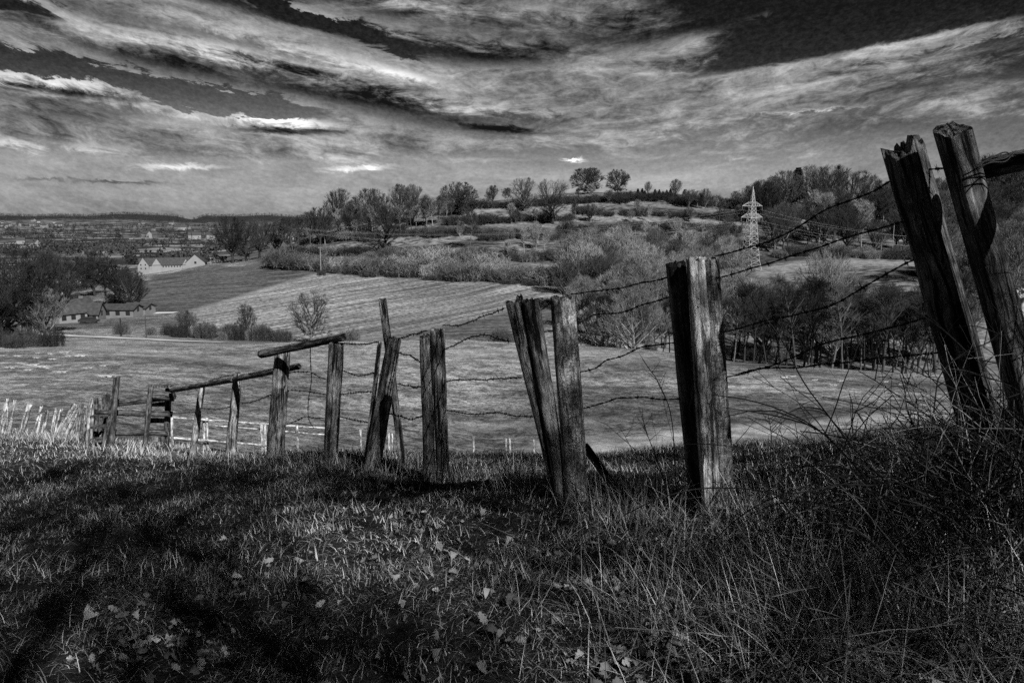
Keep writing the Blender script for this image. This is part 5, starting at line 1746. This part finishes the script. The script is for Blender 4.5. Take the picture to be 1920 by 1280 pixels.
def bramble(label, px, Yc, spread, n, l0, l1, mat, lean=.5, curl=1.6, r=.0028, leaves=0, dark=False):
    c = stand(px, Yc, 850)
    e = empty('bramble', label, 'bramble', c)
    parts = []
    for k in range(n):
        x = c.x + random.gauss(0, spread); y = c.y + random.gauss(0, spread * .6)
        z = float(ground(x, y)) - .02
        L = random.uniform(l0, l1)
        A = arc((x, y, z), random.uniform(0, 6.28), L, abs(random.gauss(lean, .3)), abs(random.gauss(curl, .7)))
        rr = r * random.uniform(.5, 1.4)
        parts.append(tube(catmull(list(A), 3), np.linspace(rr, rr * .45, (len(A) - 1) * 3 + 1), 5))
        for _ in range(random.randint(1, 4)):
            i = random.randint(2, len(A) - 2)
            B = arc(A[i], random.uniform(0, 6.28), L * random.uniform(.12, .35), random.uniform(.3, 1.6), random.uniform(-.3, 1.0), 4)
            parts.append(tube(B, np.linspace(rr * .6, rr * .3, len(B)), 4))
    V, Q = merge(parts)
    link('stems', npmesh('bramble_stems', V - np.array(c), [Q]), M[mat], e)


bramble('dark tangled bramble heap around the feet of the two leaning posts', 1850, 3.1, .28, 420, .30, .90, 'stem_dark', .6, 1.5, .0034)
bramble('pale dead stalks rising against the rightmost leaning post', 1890, 2.75, .25, 90, .4, 1.0, 'stem_pale', .35, .9, .0026)
bramble('low dark bramble left of the leaning posts on the crest', 1700, 3.7, .30, 70, .20, .60, 'stem_dark', .7, 1.4, .0030)
bramble('sprawling bramble stems over the bank at the lower right', 1800, 2.5, .40, 190, .3, .8, 'stem_pale', 1.0, .8, .0024)
bramble('dark stalks at the right foot of the thick split post', 1420, 4.3, .10, 26, .15, .36, 'stem_dark', .25, .4, .0028)
bramble('thin dark twigs growing left of the black plank post', 1255, 4.35, .05, 14, .4, .85, 'stem_dark', .3, .4, .0022)
bramble('thicket of dark stems at the right frame edge', 1990, 2.6, .25, 170, .5, 1.2, 'stem_dark', .4, 1.2, .0032)


def twig_plant(label, base, pts, Y, r):
    """a single upright dead twig drawn from the photo"""
    c = hit(*base) if Y is None else stand(base[0], Y, base[1])
    P = [c[:]] + [pt(a, b, c.y)[:] for a, b in pts]
    C = catmull(P, 6)
    parts = [tube(C, np.linspace(r, r * .4, len(C)), 5)]
    for _ in range(7):
        i = random.randint(len(C) // 4, len(C) - 2)
        B = arc(C[i], random.choice([0, math.pi]) + random.gauss(0, .4), random.uniform(.05, .14), random.uniform(.4, 1.0), random.uniform(-.4, .4), 3)
        parts.append(tube(B, np.linspace(r * .6, r * .25, len(B)), 4))
    V, Q = merge(parts)
    o = link('dead_twig', npmesh('dead_twig', V - np.array(c), [Q]), M['stem_dark'], None, c)
    tag(o, label, 'twig')


twig_plant('long thin bent twig rising between the grey bark post and the black plank post', (1272, 850), [(1260, 790), (1236, 720), (1216, 690), (1204, 672)], 4.4, .0032)
twig_plant('second thin twig curving up left of the black plank post', (1262, 880), [(1222, 835), (1208, 800), (1204, 765)], 4.6, .0026)
twig_plant('dead forked stem standing on the crest right of the thick split post', (1444, 870), [(1446, 830), (1445, 805), (1440, 775)], 4.6, .0040)
twig_plant('dead stem with short side shoots on the crest', (1468, 865), [(1468, 830), (1462, 800), (1470, 790)], 4.7, .0026)
twig_plant('dead stem leaning right in the middle of the crest', (1612, 845), [(1620, 810), (1630, 775), (1640, 757)], 4.4, .0038)
twig_plant('thin stem beside the leaning dead stem on the crest', (1585, 840), [(1586, 812), (1588, 792)], 4.5, .0022)
twig_plant('tall thin twig left of the leaning posts', (1715, 840), [(1722, 780), (1712, 730), (1698, 702)], 3.9, .0030)
twig_plant('pale curved branch arching across the two leaning posts', (1740, 850), [(1752, 760), (1765, 700), (1810, 660), (1855, 640), (1900, 600)], 3.0, .0030)

# ------------------------------------------------------------------ trees behind the camera whose shade falls on the slope
for k, (x, y, form, H, sd) in enumerate(((4.0, -6.6, 'copse', 12, 1), (9.2, -7.0, 'copse', 12, 3), (1.8, -5.6, 'copse', 11, 2), (6.8, -4.0, 'copse', 9, 6), (6.0, -6.9, 'copse', 11, 8), (5.2, -9.0, 'copse', 14, 7))):
    parts, top = tree_meshes('shade_tree', 900 + sd, H, form, 'bark', 'twig', .0075)
    p = Vector((x, y, float(ground(x, y)) - .1))
    e = empty('bare_tree', 'bare tree standing on the slope behind the viewpoint', 'tree', p, 'bare trees behind the viewpoint')
    for nm, me in parts:
        link(nm, me, parent=e)
